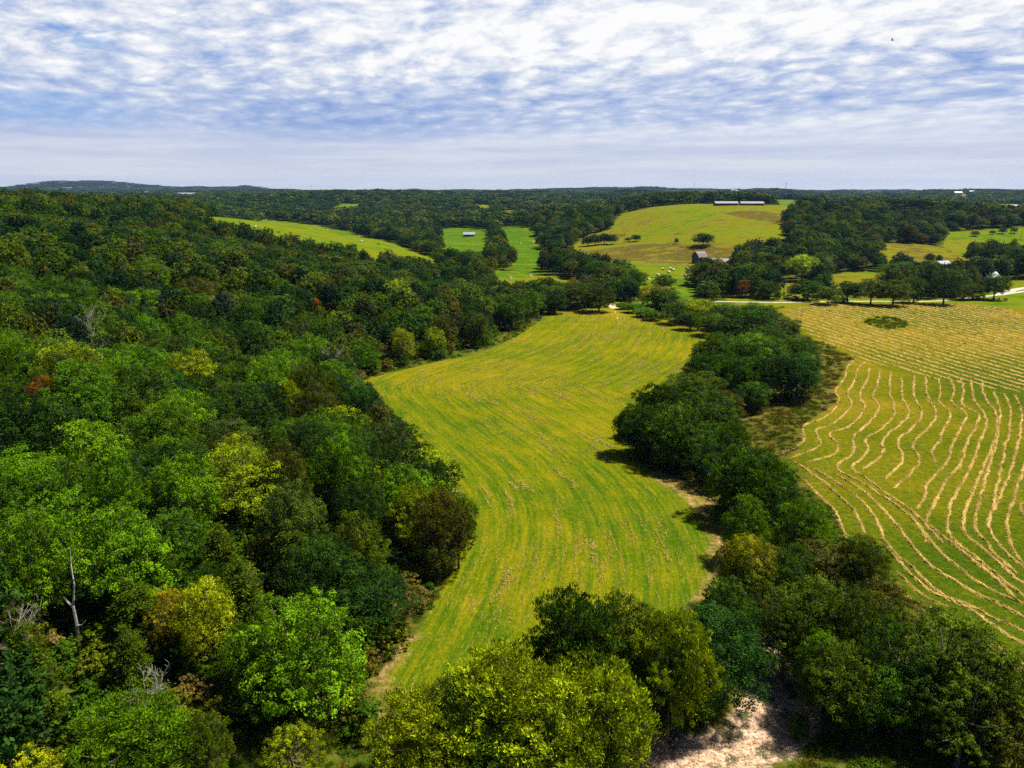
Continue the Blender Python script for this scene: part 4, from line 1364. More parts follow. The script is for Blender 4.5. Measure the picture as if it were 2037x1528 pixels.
def hay_row(line, hw, hh, blades, name='hay_windrow', step=.45, seed=0):
    """ridge of raked hay draped along a ground line, with loose stalks"""
    rg_ = np.random.default_rng(seed)
    p = np.array(line, float)
    seg = np.hypot(*np.diff(p, axis=0).T); L = np.concatenate([[0], np.cumsum(seg)])
    n = max(4, int(L[-1] / step))
    u = np.linspace(0, L[-1], n)
    X = np.interp(u, L, p[:, 0]); Y = np.interp(u, L, p[:, 1])
    wv = .35
    tx, ty = np.gradient(X), np.gradient(Y); tl = np.hypot(tx, ty) + 1e-9; tx /= tl; ty /= tl
    nx, ny = -ty, tx
    off = fbm(u / 3.1, u * 0 + seed * 3.7, 5, 3) * wv
    X = X + nx * off; Y = Y + ny * off
    prof = np.array([-1, -.72, -.35, 0, .35, .72, 1.0]); ph = np.array([-.12, .42, .85, 1, .85, .42, -.12])
    w = hw * (1 + .55 * fbm(u / 1.6, u * 0 + seed * 1.3, 9, 2)); far_ = float(np.mean(Y)) > 195
    h = hh * (1 + (.35 if far_ else .9) * fbm(u / 1.1, u * 0 + seed * 2.1, 19, 2))
    endt = np.clip(np.minimum(u, L[-1] - u) / 1.2, .25, 1)
    w = w * endt; h = h * endt
    VX = X[:, None] + nx[:, None] * prof * w[:, None] + rg_.normal(0, .05, (n, 7)); VY = Y[:, None] + ny[:, None] * prof * w[:, None] + rg_.normal(0, .05, (n, 7))
    VZ = height(VX.ravel(), VY.ravel()).reshape(n, 7) + ph * h[:, None] * rg_.uniform(.7, 1.25, (n, 7)) * np.where(ph < 0, .6, 1)
    V = np.stack([VX, VY, VZ], -1).reshape(-1, 3)
    i, j = np.meshgrid(np.arange(n - 1), np.arange(6), indexing='ij')
    Fq = np.stack([i * 7 + j, i * 7 + j + 1, (i + 1) * 7 + j + 1, (i + 1) * 7 + j], -1).reshape(-1, 4)[:, ::-1]
    T = np.repeat(np.clip((.75 if far_ else .5) + (.4 if far_ else 1.0) * fbm(u / 2.5, u * 0 + 3 + seed, 2, 2), 0, 1), 7)
    nb = int(L[-1] * blades)
    if nb:
        k_ = rg_.integers(0, n, nb); o_ = rg_.normal(0, .62, nb)
        bx = X[k_] + nx[k_] * o_ * w[k_] + rg_.uniform(-.25, .25, nb); by = Y[k_] + ny[k_] * o_ * w[k_] + rg_.uniform(-.25, .25, nb)
        bz_ = height(bx, by) + np.maximum(.03, h[k_] * (1 - np.abs(o_)) * 1.0) + rg_.uniform(0, .10, nb)
        ax = np.stack([tx[k_], ty[k_], np.zeros(nb)], 1) * .5 + rg_.normal(size=(nb, 3)) * (.8, .8, .28)
        Lb = rg_.uniform(.2, .45, nb)
        bw = .03 + .0002 * np.hypot(bx, by)
        V2, F2 = leaf_quads(np.stack([bx, by, bz_], 1), np.array([0, 0, 1.]) + rg_.normal(size=(nb, 3)) * .5, Lb, bw, rg_, ax)
        F2 = F2 + len(V); V = np.concatenate([V, V2]); Fq = np.concatenate([Fq, F2]); T = np.concatenate([T, np.repeat(rg_.uniform(.2, 1, nb), 4)])
    c = np.array([V[:, 0].mean(), V[:, 1].mean(), V[:, 2].min()])
    me = np_mesh(name, V - c, Fq, {'tint': T})
    o = link(name, me, M_HAY); o.location = c
    return o


def z6(pts): return [(1337 + a / 2.91, 580 + b / 2.91) for a, b in pts]
def z3(pts): return [(1337 + a / 2.894, 1000 + b / 2.894) for a, b in pts]


RW = [
 [z6([(1055, 400), (1010, 430), (1000, 510), (935, 575), (975, 640), (900, 720), (830, 755), (752, 775), (770, 885), (600, 957)])],
 [z6([(1118, 408), (1065, 455), (1060, 520), (1003, 598), (1052, 655), (960, 750), (890, 785), (820, 802), (860, 870), (850, 910), (685, 968)])],
 [z6([(1142, 440), (1130, 530), (1070, 600), (1128, 660), (1075, 740), (1000, 798), (895, 815), (970, 895), (935, 950), (785, 992)])],
 [z6([(1202, 450), (1190, 550), (1148, 605), (1210, 665), (1160, 740), (1090, 800), (1040, 850), (1062, 910), (1035, 955), (955, 1000), (955, 1040), (1100, 1100), (1200, 1178), (1350, 1265), (1425, 1350), (1475, 1455)])],
 [z6([(1268, 470), (1252, 570), (1285, 660), (1292, 720), (1200, 810), (1108, 855), (1138, 910), (1110, 960), (1018, 1022), (1130, 1085), (1250, 1175), (1385, 1265), (1470, 1350), (1570, 1455)])],
 [z6([(1332, 500), (1322, 620), (1388, 690), (1330, 765), (1200, 860), (1238, 940), (1100, 1030)])],
 [z6([(1402, 485), (1395, 620), (1462, 700), (1400, 790), (1288, 865), (1352, 970), (1230, 1092)])],
 [z6([(1466, 492), (1475, 630), (1545, 700), (1480, 800), (1368, 880), (1462, 975), (1288, 1140)])],
 [z6([(1540, 500), (1556, 580), (1535, 640), (1627, 700), (1560, 820), (1550, 870), (1498, 920), (1520, 988)])],
 [z6([(1600, 490), (1637, 570), (1605, 650), (1716, 700), (1670, 800), (1610, 900), (1608, 980), (1480, 1100), (1455, 1200), (1415, 1260)])],
 [z6([(1672, 500), (1692, 590), (1662, 655), (1792, 705), (1750, 800), (1690, 900), (1698, 970), (1570, 1110), (1500, 1270), (1470, 1330)]) + z3([(1470, 130), (1590, 215), (1740, 340), (1860, 430), (1970, 545)])],
 [z6([(1732, 510), (1742, 640), (1835, 725), (1770, 900), (1715, 1060), (1630, 1180), (1597, 1300)]) + z3([(1583, 150), (1610, 215), (1750, 310), (1900, 440), (2050, 560)])],
 [z6([(1792, 525), (1805, 620), (1885, 705), (1880, 850), (1800, 1000), (1750, 1150), (1690, 1260)]) + z3([(1672, 180), (1790, 265), (1930, 395), (2100, 520)])],
 [z6([(1862, 580), (1902, 700), (1882, 860), (1838, 1000), (1790, 1170), (1762, 1290)]) + z3([(1742, 150), (1850, 290), (1990, 410)])],
 [z6([(1922, 590), (1965, 680), (1952, 800), (1910, 980), (1870, 1180), (1838, 1300)]) + z3([(1822, 160), (1920, 290), (2060, 400)])],
 [z6([(1985, 600), (2032, 700), (2000, 900), (1940, 1090), (1900, 1180), (1850, 1290)])],
 [z6([(2050, 620), (2110, 760), (2050, 980), (2000, 1120), (1935, 1330), (1940, 1400)]) + z3([(1950, 240), (2020, 350), (2150, 480)])],
 [z6([(2120, 640), (2190, 800), (2140, 1000), (2060, 1230)]) + z3([(1990, 0), (2060, 150), (2180, 330)])],
 [z6([(692, 1040), (780, 1110), (880, 1210), (960, 1290), (1003, 1430)])],
 [z6([(700, 985), (850, 1080), (970, 1180), (1060, 1270), (1118, 1400)])],
 [z6([(820, 1025), (960, 1110), (1090, 1200), (1165, 1290)]) + z3([(1180, 110), (1210, 200), (1270, 282), (1390, 382), (1500, 488), (1610, 560), (1720, 592), (1850, 662), (2060, 760)])],
 [z6([(955, 1062), (1090, 1140), (1215, 1250), (1290, 1340)]) + z3([(1300, 130), (1400, 280), (1500, 378), (1620, 440), (1780, 540), (1900, 592), (2080, 690)])],
 [z3([(1430, 150), (1550, 298), (1700, 418), (1870, 520), (2060, 600)])],
 [z3([(1288, 398), (1370, 480), (1470, 560), (1605, 602)])],
 [z3([(1288, 520), (1400, 560), (1575, 652)])],
 [z3([(1240, 260), (1340, 380), (1460, 490), (1560, 545), (1690, 600), (1830, 690), (1930, 760), (2080, 850)])],
 [z3([(1845, 850), (1950, 892), (2080, 960)])],
]
TOPLINE = ['first', 'second', 'third', 'fourth', 'fifth', 'sixth', 'seventh', 'eighth', 'ninth', 'tenth', 'eleventh', 'twelfth', 'thirteenth', 'fourteenth',
           'fifteenth', 'sixteenth', 'seventeenth', 'eighteenth', 'nineteenth', 'twentieth', 'twenty-first', 'twenty-second', 'twenty-third', 'twenty-fourth',
           'twenty-fifth', 'twenty-sixth', 'twenty-seventh', 'twenty-eighth', 'twenty-ninth', 'thirtieth', 'thirty-first', 'thirty-second', 'thirty-third', 'thirty-fourth', 'thirty-fifth', 'thirty-sixth', 'thirty-seventh', 'thirty-eighth', 'thirty-ninth', 'fortieth']
LOWLAB = ['windrow along the creek brush, lowermost of the curved set below the sharp corner', 'second curved windrow up from the creek brush below the sharp corner',
          'long windrow curving from the sharp corner to the lower right of the hay field', 'windrow just inside the long one curving to the lower right',
          'short straight windrow starting where the wavy rows meet the curved set', 'short windrow against the creekside trees, upper one of two', 'short windrow against the creekside trees, lower one of two',
          'windrow curving past the creekside trees above the two short ones', 'shortest windrow at the lower right corner of the hay field']
for i_, (pp,) in enumerate(RW):
    w_ = hits([p for p in pp])
    w_ = smooth(w_, 2)
    o = hay_row(w_, .26, .20, 20, seed=i_)
    if i_ < 18: tag(o, 'wavy straw windrow in the hay field, %s counted from the creek side' % TOPLINE[i_], 'windrow', 'wavy hay windrows')
    else: tag(o, LOWLAB[i_ - 18], 'windrow', 'curved hay windrows by the creek')
# straight rows in the upper part of the field, running away from the camera
dirv = np.array([-.205, .979]); nrm = np.array([.979, .205])
bandp = hits([(1575, 655), (1640, 694), (1700, 722), (1780, 735), (1860, 756), (2037, 785), (2300, 790), (2700, 830)])
k_ = 0
org = hit(1700, 716)
for i_ in range(40):
    o_ = (i_ - 2.0) * 3.7
    base = org + nrm * o_
    t_ = np.arange(-60, 200, 2.0)
    bend = 5.0 * np.sin(t_ / 55.0) * (i_ / 30.0)
    X = base[0] + dirv[0] * t_ + nrm[0] * bend; Y = base[1] + dirv[1] * t_ + nrm[1] * bend
    lim = np.interp(X, bandp[:, 0], bandp[:, 1])
    ok = (sdf(X, Y, RIGHT) > 1.2) & (Y > lim + 1.0) & (sdf(X, Y, HOLLOW) < -1.0)
    idx = np.nonzero(ok)[0]
    if len(idx) < 5: continue
    runs = np.split(idx, np.nonzero(np.diff(idx) > 1)[0] + 1)
    for r_ in runs:
        if len(r_) < 5: continue
        o = hay_row(np.stack([X[r_], Y[r_]], 1), .42, .26, 3, seed=100 + k_, step=.7)
        tail = ', beyond the hollow' if (len(runs) > 1 and r_ is runs[-1]) else (', before the hollow' if len(runs) > 1 else '')
        tag(o, 'straight windrow, %s from the left in the far hay field%s' % (TOPLINE[min(i_, 39)], tail), 'windrow', 'straight hay windrows')
        k_ += 1
lastr = smooth(hits(RW[17][0]), 2)
for i_ in range(7):
    o = hay_row(lastr + np.array([3.6 + i_ * 4.2, .6 * i_]), .26, .20, 8, seed=300 + i_)
    tag(o, 'wavy straw windrow at the right border of the hay field, beyond the frame edge', 'windrow', 'windrows beyond the right border')
print('rows', k_ + len(RW))


# loose hay left on the mown field
def loose_hay():
    rg_ = np.random.default_rng(3)
    Vs, Fs, Ts = [], [], []; off = 0
    n = 9000
    cx = rg_.uniform(-55, 95, n); cy_ = rg_.uniform(62, 335, n)
    m_ = sdf(cx, cy_, CENTER) > 1.0
    dens = fbm(cx / 24, cy_ / 24, 41, 2)
    m_ &= (dens > .05) | (rg_.uniform(size=n) < .15)
    cx, cy_ = cx[m_][:1300], cy_[m_][:1300]
    spots = [(1175, 1085, .9, 3), (1183, 1112, .7, 3), (1010, 1145, .5, 4), (985, 1190, .5, 3), (1245, 1187, .9, 2), (1040, 965, .6, 4), (1020, 968, .6, 4), (1055, 975, .6, 3), (1330, 1108, .5, 3),
             (1080, 870, .5, 6), (1090, 890, .5, 8), (1110, 940, .6, 6), (1135, 960, .6, 6), (940, 790, .6, 10), (975, 800, .5, 6), (1110, 705, .6, 9), (1205, 672, .6, 8), (1185, 715, .6, 10),
             (1085, 760, .5, 8), (1120, 790, .5, 8), (1170, 870, .6, 8), (1200, 880, .7, 8), (1190, 895, .6, 6), (970, 990, .4, 9), (1015, 1000, .4, 10), (1110, 1040, .4, 10), (850, 735, .6, 6), (1240, 648, .5, 4)]
    sx = hits([(a, b) for a, b, _, _ in spots])
    d, s, arc = seg_dist(cx, cy_, STRIPE, False, True)
    def grad(x, y):
        e = .5
        gx = seg_dist(x + e, y, STRIPE) - seg_dist(x - e, y, STRIPE); gy = seg_dist(x, y + e, STRIPE) - seg_dist(x, y - e, STRIPE)
        l = np.hypot(gx, gy) + 1e-6
        return -gy / l, gx / l
    ax_all = np.concatenate([cx, sx[:, 0]]); ay_all = np.concatenate([cy_, sx[:, 1]])
    tx, ty = grad(ax_all, ay_all)
    ln = np.concatenate([rg_.uniform(1.0, 9.0, len(cx)), [a[3] for a in spots]]); wd = np.concatenate([rg_.uniform(.04, .16, len(cx)), [a[2] for a in spots]])
    for i in range(len(ax_all)):
        nb = int(ln[i] * (3.2 + wd[i] * 55)) + 3
        u = rg_.uniform(-.5, .5, nb) * ln[i]; v = rg_.normal(0, wd[i] * .5, nb) + .25 * np.sin(u * .8 + i)
        x = ax_all[i] + tx[i] * u - ty[i] * v; y = ay_all[i] + ty[i] * u + tx[i] * v
        z = height(x, y) + rg_.uniform(.02, .14 if i < len(cx) else .3, nb)
        L = rg_.uniform(.2, .5, nb)
        w = np.full(nb, .03) + .0003 * y
        V, Fq = leaf_quads(np.stack([x, y, z], 1), np.array([0, 0, 1.]) + rg_.normal(size=(nb, 3)) * .35, L, w, rg_, np.stack([tx[i] + rg_.normal(0, .35, nb), ty[i] + rg_.normal(0, .35, nb), rg_.normal(0, .15, nb)], 1))
        Vs.append(V); Fs.append(Fq + off); off += len(V); Ts.append(np.repeat(rg_.uniform(0, .7 if i < len(cx) else 1, nb), 4))
    me = np_mesh('loose_hay', np.concatenate(Vs), np.concatenate(Fs), {'tint': np.concatenate(Ts)})
    o = link('loose_hay', me, M_HAY)
    tag(o, 'wisps and clots of dry hay left lying on the mown field', 'hay', kind='stuff')


loose_hay()

# ------------------------------------------------------------------ dead trees
M_GREYW = simple_mat('grey_dead_wood', (0.30, 0.27, 0.23), .9, .3, 5, bump=.3)


def dead_mesh(seed, H, lean=.0, spread=.5, depth=3, r0=.16, low=.35):
    rg_ = random.Random(seed)
    m_ = MB(); parts = []

    def grow(p, d, L, r, k_):
        pts = [p]; rad = [r]
        n = 4
        for i in range(n):
            d = (d + Vector((rg_.uniform(-.25, .25), rg_.uniform(-.25, .25), rg_.uniform(-.05, .2)))).normalized()
            p = p + d * L / n; pts.append(p); rad.append(max(.012, r * (1 - (i + 1) / n * .75)))
        m_.tube(pts, rad, 5)
        if k_ > 0:
            for _ in range(rg_.randint(3, 5)):
                i = rg_.randint(1, n)
                a = rg_.uniform(0, 6.28)
                grow(pts[i], (d + Vector((math.cos(a), math.sin(a), rg_.uniform(-.1, .5))) * rg_.uniform(.7, 1.5) * spread * 1.6).normalized(), L * rg_.uniform(.4, .62), rad[i] * .6, k_ - 1)
    trunk = MB()
    pts = [Vector((0, 0, -.3))]; rad = [r0]
    p = Vector((0, 0, -.3))
    for i in range(6):
        p = p + Vector((lean * .3 + rg_.uniform(-.12, .12), rg_.uniform(-.12, .12), H * .8 / 6)); pts.append(p); rad.append(r0 * (1 - (i + 1) / 8))
    trunk.tube(pts, rad, 7)
    for i in range(2, 7):
        for _ in range(2 if i < 6 else 4):
            a = rg_.uniform(0, 6.28)
            grow(pts[i], Vector((math.cos(a) * spread, math.sin(a) * spread, rg_.uniform(.3, .9))).normalized(), H * .36 * rg_.uniform(.7, 1.1), rad[i] * .55, depth - 1)
    return trunk, m_


def dead_tree(px, top, H, label, seed, wide=.8, r0=.15):
    p = hit(px, top, H)
    o = empty('dead_tree', (p[0], p[1], float(height(p[0:1], p[1:2])[0])))
    t_, b_ = dead_mesh(seed, H, 0, wide, 3, r0)
    t_.build('trunk', M_GREYW, o); b_.build('branches', M_GREYW, o)
    tag(o, label, 'dead tree', 'bare dead trees of the slope')
    return o


dead_tree(180, 628, 13, 'leafless pale grey tree standing above the green crowns at upper left', 4, .8, .2)
dead_tree(675, 700, 12, 'bare grey branches sticking out beside the wood edge above the field corner', 9, .7)
dead_tree(440, 595, 12, 'leafless grey tree high on the wooded slope', 15, .9)
dead_tree(20, 1205, 9, 'bare white twisted tree under the brown crown at the left border', 21, 1.0, .14)
dead_tree(285, 1345, 6.5, 'bare thin-limbed tree beside the short white trunk near the bottom', 23, 1.0, .09)

# tall bare snag, short white trunk, fallen limbs: outlines taken from their bends, at real size
def snag(name, base_px, pts, rad, label, forks=(), H=None):
    p = hit(base_px[0], base_px[1], 0.6)
    g = float(height(p[0:1], p[1:2])[0]) + .2
    dist = math.hypot(math.hypot(p[0], p[1]), CAMZ - g)
    sc = dist / F
    o = empty(name, (p[0], p[1], g))
    m_ = MB(); m_.tube([((a - base_px[0]) * sc, .15 * math.sin(b), (base_px[1] - b) * sc * 1.14) for a, b in pts], [r for r in rad], 7); m_.build('trunk', M_DEAD, o)
    for fp in forks:
        m2 = MB(); m2.tube([((a - base_px[0]) * sc, -.1 * i, (base_px[1] - b) * sc * 1.14) for i, (a, b) in enumerate(fp)], [.10 * (1 - i / (len(fp) + .3)) + .02 for i in range(len(fp))], 6)
        m2.build('branch', M_DEAD, o)
    tag(o, label, 'dead tree', 'bare dead trees of the slope')
    return o


snag('snag', (160, 1290), [(160, 1300), (160, 1275), (159, 1240), (158, 1215), (163, 1205), (168, 1180), (166, 1150), (170, 1122)], [.19, .18, .16, .14, .10, .08, .06, .02],
     'tall bare white snag with a forked top low on the slope at left', [[(158, 1217), (152, 1208), (148, 1200)], [(160, 1247), (170, 1245), (178, 1237)]])
snag('broken_trunk', (265, 1370), [(265, 1380), (265, 1350), (264, 1322)], [.17, .16, .12], 'short broken white trunk rising from the brush at lower left', [[(265, 1345), (280, 1330), (300, 1328)]])
snag('snag', (318, 1300), [(318, 1290), (311, 1275), (311, 1266), (318, 1262), (314, 1242)], [.07, .09, .09, .07, .04], 'crooked bare white limb hanging below the golden tree', [[(316, 1262), (327, 1266)]])
snag('snag', (820, 1010), [(770, 1002), (785, 992), (800, 990), (818, 980)], [.12, .09, .07, .03], 'fallen white limb lying over the bright spiky tree crown')

# ------------------------------------------------------------------ buildings
M_ROOFW = simple_mat('pale_metal_roof', (0.24, 0.245, 0.265), .45, .08, .8, .4)
M_ROOFG = simple_mat('rusty_grey_roof', (0.17, 0.13, 0.15), .7, .35, 1.5)
M_WALLD = simple_mat('dark_weathered_boards', (0.10, 0.07, 0.06), .9, .3, 2)
M_WALLW = simple_mat('white_painted_boards', (0.38, 0.38, 0.37), .8, .1, 2)
M_WALLR = simple_mat('red_painted_boards', (0.28, 0.05, 0.035), .8, .2, 2)
M_GLASS = simple_mat('window_glass', (0.03, 0.04, 0.05), .15, .1, 2, .5)
M_WOOD = simple_mat('grey_timber', (0.22, 0.19, 0.16), .9, .25, 4)
M_STEEL = simple_mat('painted_steel', (0.45, 0.45, 0.47), .5, .1, 2, .4)


def building(name, label, cat, px, py, w, dp, eave, ridge, rz, wall, roof, openings=3, gambrel=False, xy=None, group=None, window=False):
    p = np.array(xy) if xy is not None else hit(px, py, 0.2)
    g = float(height(p[0:1], p[1:2])[0])
    o = empty(name, (p[0], p[1], g), rz)
    m_ = MB()
    hw, hd = w / 2, dp / 2
    body = [(-hd, -1.0), (hd, -1.0), (hd, eave), (0, ridge - .12), (-hd, eave)] if not gambrel else \
        [(-hd, -1.0), (hd, -1.0), (hd, eave), (hd * .62, eave + (ridge - eave) * .62 - .1), (0, ridge - .14), (-hd * .62, eave + (ridge - eave) * .62 - .1), (-hd, eave)]
    m_.prism(body, -hw, hw)
    m_.build('wall', wall, o)
    r_ = MB(); e = .45; th = .14
    if gambrel:
        k1 = (hd * .62, eave + (ridge - eave) * .62)
        for sgn in (-1, 1):
            r_.prism([(sgn * (hd + .35), eave - .25), (sgn * k1[0], k1[1]), (sgn * k1[0], k1[1] + th), (sgn * (hd + .35), eave - .25 + th)], -hw - e, hw + e)
            r_.prism([(sgn * k1[0], k1[1] + .003), (sgn * .001, ridge), (sgn * .001, ridge + th), (sgn * k1[0], k1[1] + th + .003)], -hw - e, hw + e)
    else:
        for sgn in (-1, 1):
            sl_ = (ridge - eave) / hd
            r_.prism([(sgn * (hd + .6), eave - .6 * sl_), (sgn * .001, ridge), (sgn * .001, ridge + th), (sgn * (hd + .6), eave - .6 * sl_ + th)], -hw - e, hw + e)
    r_.build('roof', roof, o)
    n = openings
    for i in range(n):
        x0 = -hw + w * (i + .22) / n; x1 = -hw + w * (i + .78) / n
        d_ = MB()
        if window: d_.box(x0, -hd - .05, eave * .4, x1, -hd + .04, eave * .78); d_.build('window', M_GLASS, o)
        else: d_.box(x0, -hd - .05, 0, x1, -hd + .04, eave * .75); d_.build('door', M_WALLD if wall is not M_WALLD else M_GLASS, o)
    tag(o, label, cat, group)
    return o


building('cattle_barn', 'long low white-roofed barn on the hilltop, left one of the pair', 'barn', 0, 0, 26, 10, 2.6, 4.6, .03, M_WALLD, M_ROOFW, 6, xy=(246, 898), group='long barns on the hilltop')
building('cattle_barn', 'long low white-roofed barn on the hilltop, right one of the pair', 'barn', 0, 0, 26, 10, 2.4, 4.3, -.04, M_WALLR, M_ROOFW, 5, xy=(276, 899), group='long barns on the hilltop')
building('field_barn', 'small white-roofed barn on the green valley field', 'barn', 933, 470, 12, 8, 2.4, 4.6, .1, M_WALLD, M_ROOFW, 3)
building('old_barn', 'weathered purple-grey barn with a curved double-pitch roof behind the trees', 'barn', 1391, 522, 7.5, 7, 4.0, 7.6, .5, M_WALLD, M_ROOFG, 1, True)
building('shed', 'shed with a bright pale roof right of the weathered old barn', 'shed', 1430, 533, 11, 6, 4.2, 6.2, -.25, M_WALLD, M_ROOFW, 2)
building('shed', 'small pale-roofed shed half hidden among trees', 'shed', 1455, 540, 4.5, 5, 4.2, 5.8, .5, M_WALLW, M_ROOFW, 1)
building('shed', 'narrow white-roofed shed at the lower edge of the brown pasture', 'shed', 1873, 533, 9, 5, 3.0, 4.6, .35, M_WALLW, M_ROOFW, 2)
building('farmhouse', 'white house behind the round tree near the road bend', 'house', 1966, 563, 7.5, 7, 3.8, 6.2, .2, M_WALLW, M_ROOFW, 3, window=True)
for (px, py, w, dp, lb, wl) in ((1952, 419, 14, 9, 'bright white farm building at the far right below the ridge', M_WALLW), (1905, 388, 30, 10, 'pale farm building on the far right ridge', M_WALLW),
                        (1932, 386, 18, 10, 'small white building on the far right ridge, beside the pale field', M_WALLW), (2020, 413, 20, 9, 'low pale building at the far right border', M_WALLW),
                        (1460, 382, 30, 12, 'white roof on the skyline above the hilltop barns', M_WALLW), (1465, 384, 14, 9, 'small white roof just under the skyline right of the hilltop barns', M_WALLW),
                        (280, 388, 60, 16, 'long white building on the far plateau at left', M_WALLW), (305, 389, 110, 18, 'longest white building on the far plateau, with a wide roof', M_WALLW), (292, 386, 22, 14, 'red building between the white ones on the far plateau', M_WALLR),
                        (370, 392, 60, 14, 'low white building right of the long ones on the far plateau', M_WALLW), (130, 376, 110, 20, 'pale building high on the blue hill at far left', M_WALLW), (200, 374, 60, 20, 'small pale building on the blue hill shoulder', M_WALLW)):
    building('farm_building', lb, 'building', px, py, w, dp, 9 if py < 395 else 4, 13 if py < 395 else 6, .05, wl, M_ROOFW, 3, group='far farm buildings')

# ------------------------------------------------------------------ round bales
def bale_mesh():
    bm = bmesh.new()
    bmesh.ops.create_cone(bm, cap_ends=True, segments=28, radius1=.78, radius2=.78, depth=1.35)
    for v in bm.verts: v.co = Vector((v.co.z, v.co.x, v.co.y + .74))
    caps = [f for f in bm.faces if len(f.verts) > 4]
    r = bmesh.ops.inset_region(bm, faces=caps, thickness=.18, depth=-.05)
    bmesh.ops.bevel(bm, geom=[e for e in bm.edges if e.calc_length() < .2 and abs(e.verts[0].co.x - e.verts[1].co.x) < .01 and abs(abs(e.verts[0].co.x) - .675) < .01], offset=.06, segments=2, affect='EDGES')
    me = bpy.data.meshes.new('round_bale'); bm.to_mesh(me); bm.free()
    me.materials.append(M_BALE)
    for p in me.polygons: p.use_smooth = False
    return me


M_BALE = simple_mat('baled_hay', (0.62, 0.47, 0.30), .85, .25, 6, bump=.4)
BM = bale_mesh()
rb = random.Random(2)
for (px, py, lb) in ((1319, 535, 'pale round bale, leftmost of the far group of four on the bale meadow'), (1334, 534, 'round bale at the back of the far group on the bale meadow'),
                     (1339, 537, 'round bale, rightmost of the far group on the bale meadow'), (1330, 541, 'round bale at the front of the far group on the bale meadow'),
                     (1309, 546, 'round bale alone at the middle of the bale meadow'), (1290, 554, 'round bale, nearest one on the bale meadow'), (1367, 533, 'round bale by the old barn trees, farther of two'),
                     (1363, 548, 'round bale by the old barn trees, nearer of two'), (1056, 548, 'reddish round bale in the narrow meadow strip behind the woods'), (1016, 552, 'round bale at the left end of the narrow meadow strip'),
                     (1036, 484, 'round bale on the green valley field, left one of two'), (1060, 482, 'round bale on the green valley field, right one of two')):
    p = hit(px, py, 0.7)
    o = link('round_bale', BM); o.location = (p[0], p[1], float(height(p[0:1], p[1:2])[0]) - .04); o.rotation_euler = (0, 0, rb.uniform(0, 3.1))
    tag(o, lb, 'hay bale', 'round bales on the meadows')

# ------------------------------------------------------------------ cattle
def coat(name, a, b):
    m_ = bpy.data.materials.new(name); m_.use_nodes = True
    q = NT(m_.node_tree)
    oc = q.n('ShaderNodeTexCoord').outputs['Object']
    c = q.mix(q.rng(q.noise(oc, 1.6, 2, .5), .52, .56), a, b)
    bs = q.n('ShaderNodeBsdfPrincipled'); q.put(bs.inputs['Base Color'], c); bs.inputs['Roughness'].default_value = .8
    o = q.n('ShaderNodeOutputMaterial'); q.t.links.new(bs.outputs[0], o.inputs[0])
    return m_


M_COWW = coat('white_cow_coat', (.72, .68, .60), (.60, .54, .44))
M_COWB = coat('black_cow_coat', (.02, .018, .016), (.03, .025, .02))


def cow_mesh(graze, mat):
    bm = bmesh.new()
    joints = [(0, (0, 0, 1.02), .36), (1, (.55, 0, 1.0), .37), (2, (-.55, 0, 1.06), .33), (3, (-.88, 0, 1.12), .20), (4, (.86, 0, 1.18), .25)]
    head = [(1.15, 0, 1.32, .17), (1.42, 0, 1.34, .15), (1.68, 0, 1.20, .09)] if not graze else [(1.12, 0, .86, .16), (1.32, 0, .50, .15), (1.50, 0, .22, .09)]
    V = [j[1] for j in joints]; R = [j[2] for j in joints]; E = [(0, 1), (0, 2), (2, 3), (1, 4)]
    i = len(V)
    prev = 4
    for x, y, z, r in head: V.append((x, y, z)); R.append(r); E.append((prev, len(V) - 1)); prev = len(V) - 1
    hd = prev - 1
    for sy in (-1, 1):
        V.append((V[hd][0] - .06, sy * .22, V[hd][2] + .10)); R.append(.04); E.append((hd, len(V) - 1))
    for root_, x, hock in ((1, .62, .0), (2, -.66, -.10)):
        for sy in (-1, 1):
            a = len(V)
            V += [(x, sy * .20, .72), (x + hock, sy * .20, .40), (x + .0, sy * .20, .06)]; R += [.13, .07, .06]
            E += [(root_, a), (a, a + 1), (a + 1, a + 2)]
    a = len(V); V += [(-1.0, 0, .95), (-1.02, 0, .55)]; R += [.04, .035]; E += [(3, a), (a, a + 1)]
    me = bpy.data.meshes.new('cow'); me.from_pydata(V, E, [])
    o = bpy.data.objects.new('cow', me); COL.objects.link(o)
    sk = o.modifiers.new('skin', 'SKIN'); o.modifiers.new('sub', 'SUBSURF').levels = 1
    for v, r in zip(me.skin_vertices[0].data, R): v.radius = (r, r)
    me.skin_vertices[0].data[0].use_root = True
    dg = bpy.context.evaluated_depsgraph_get()
    m2 = bpy.data.meshes.new_from_object(o.evaluated_get(dg))
    bpy.data.objects.remove(o)
    m2.name = 'cow'
    m2.materials.clear(); m2.materials.append(mat)
    for p in m2.polygons: p.use_smooth = True
    return m2


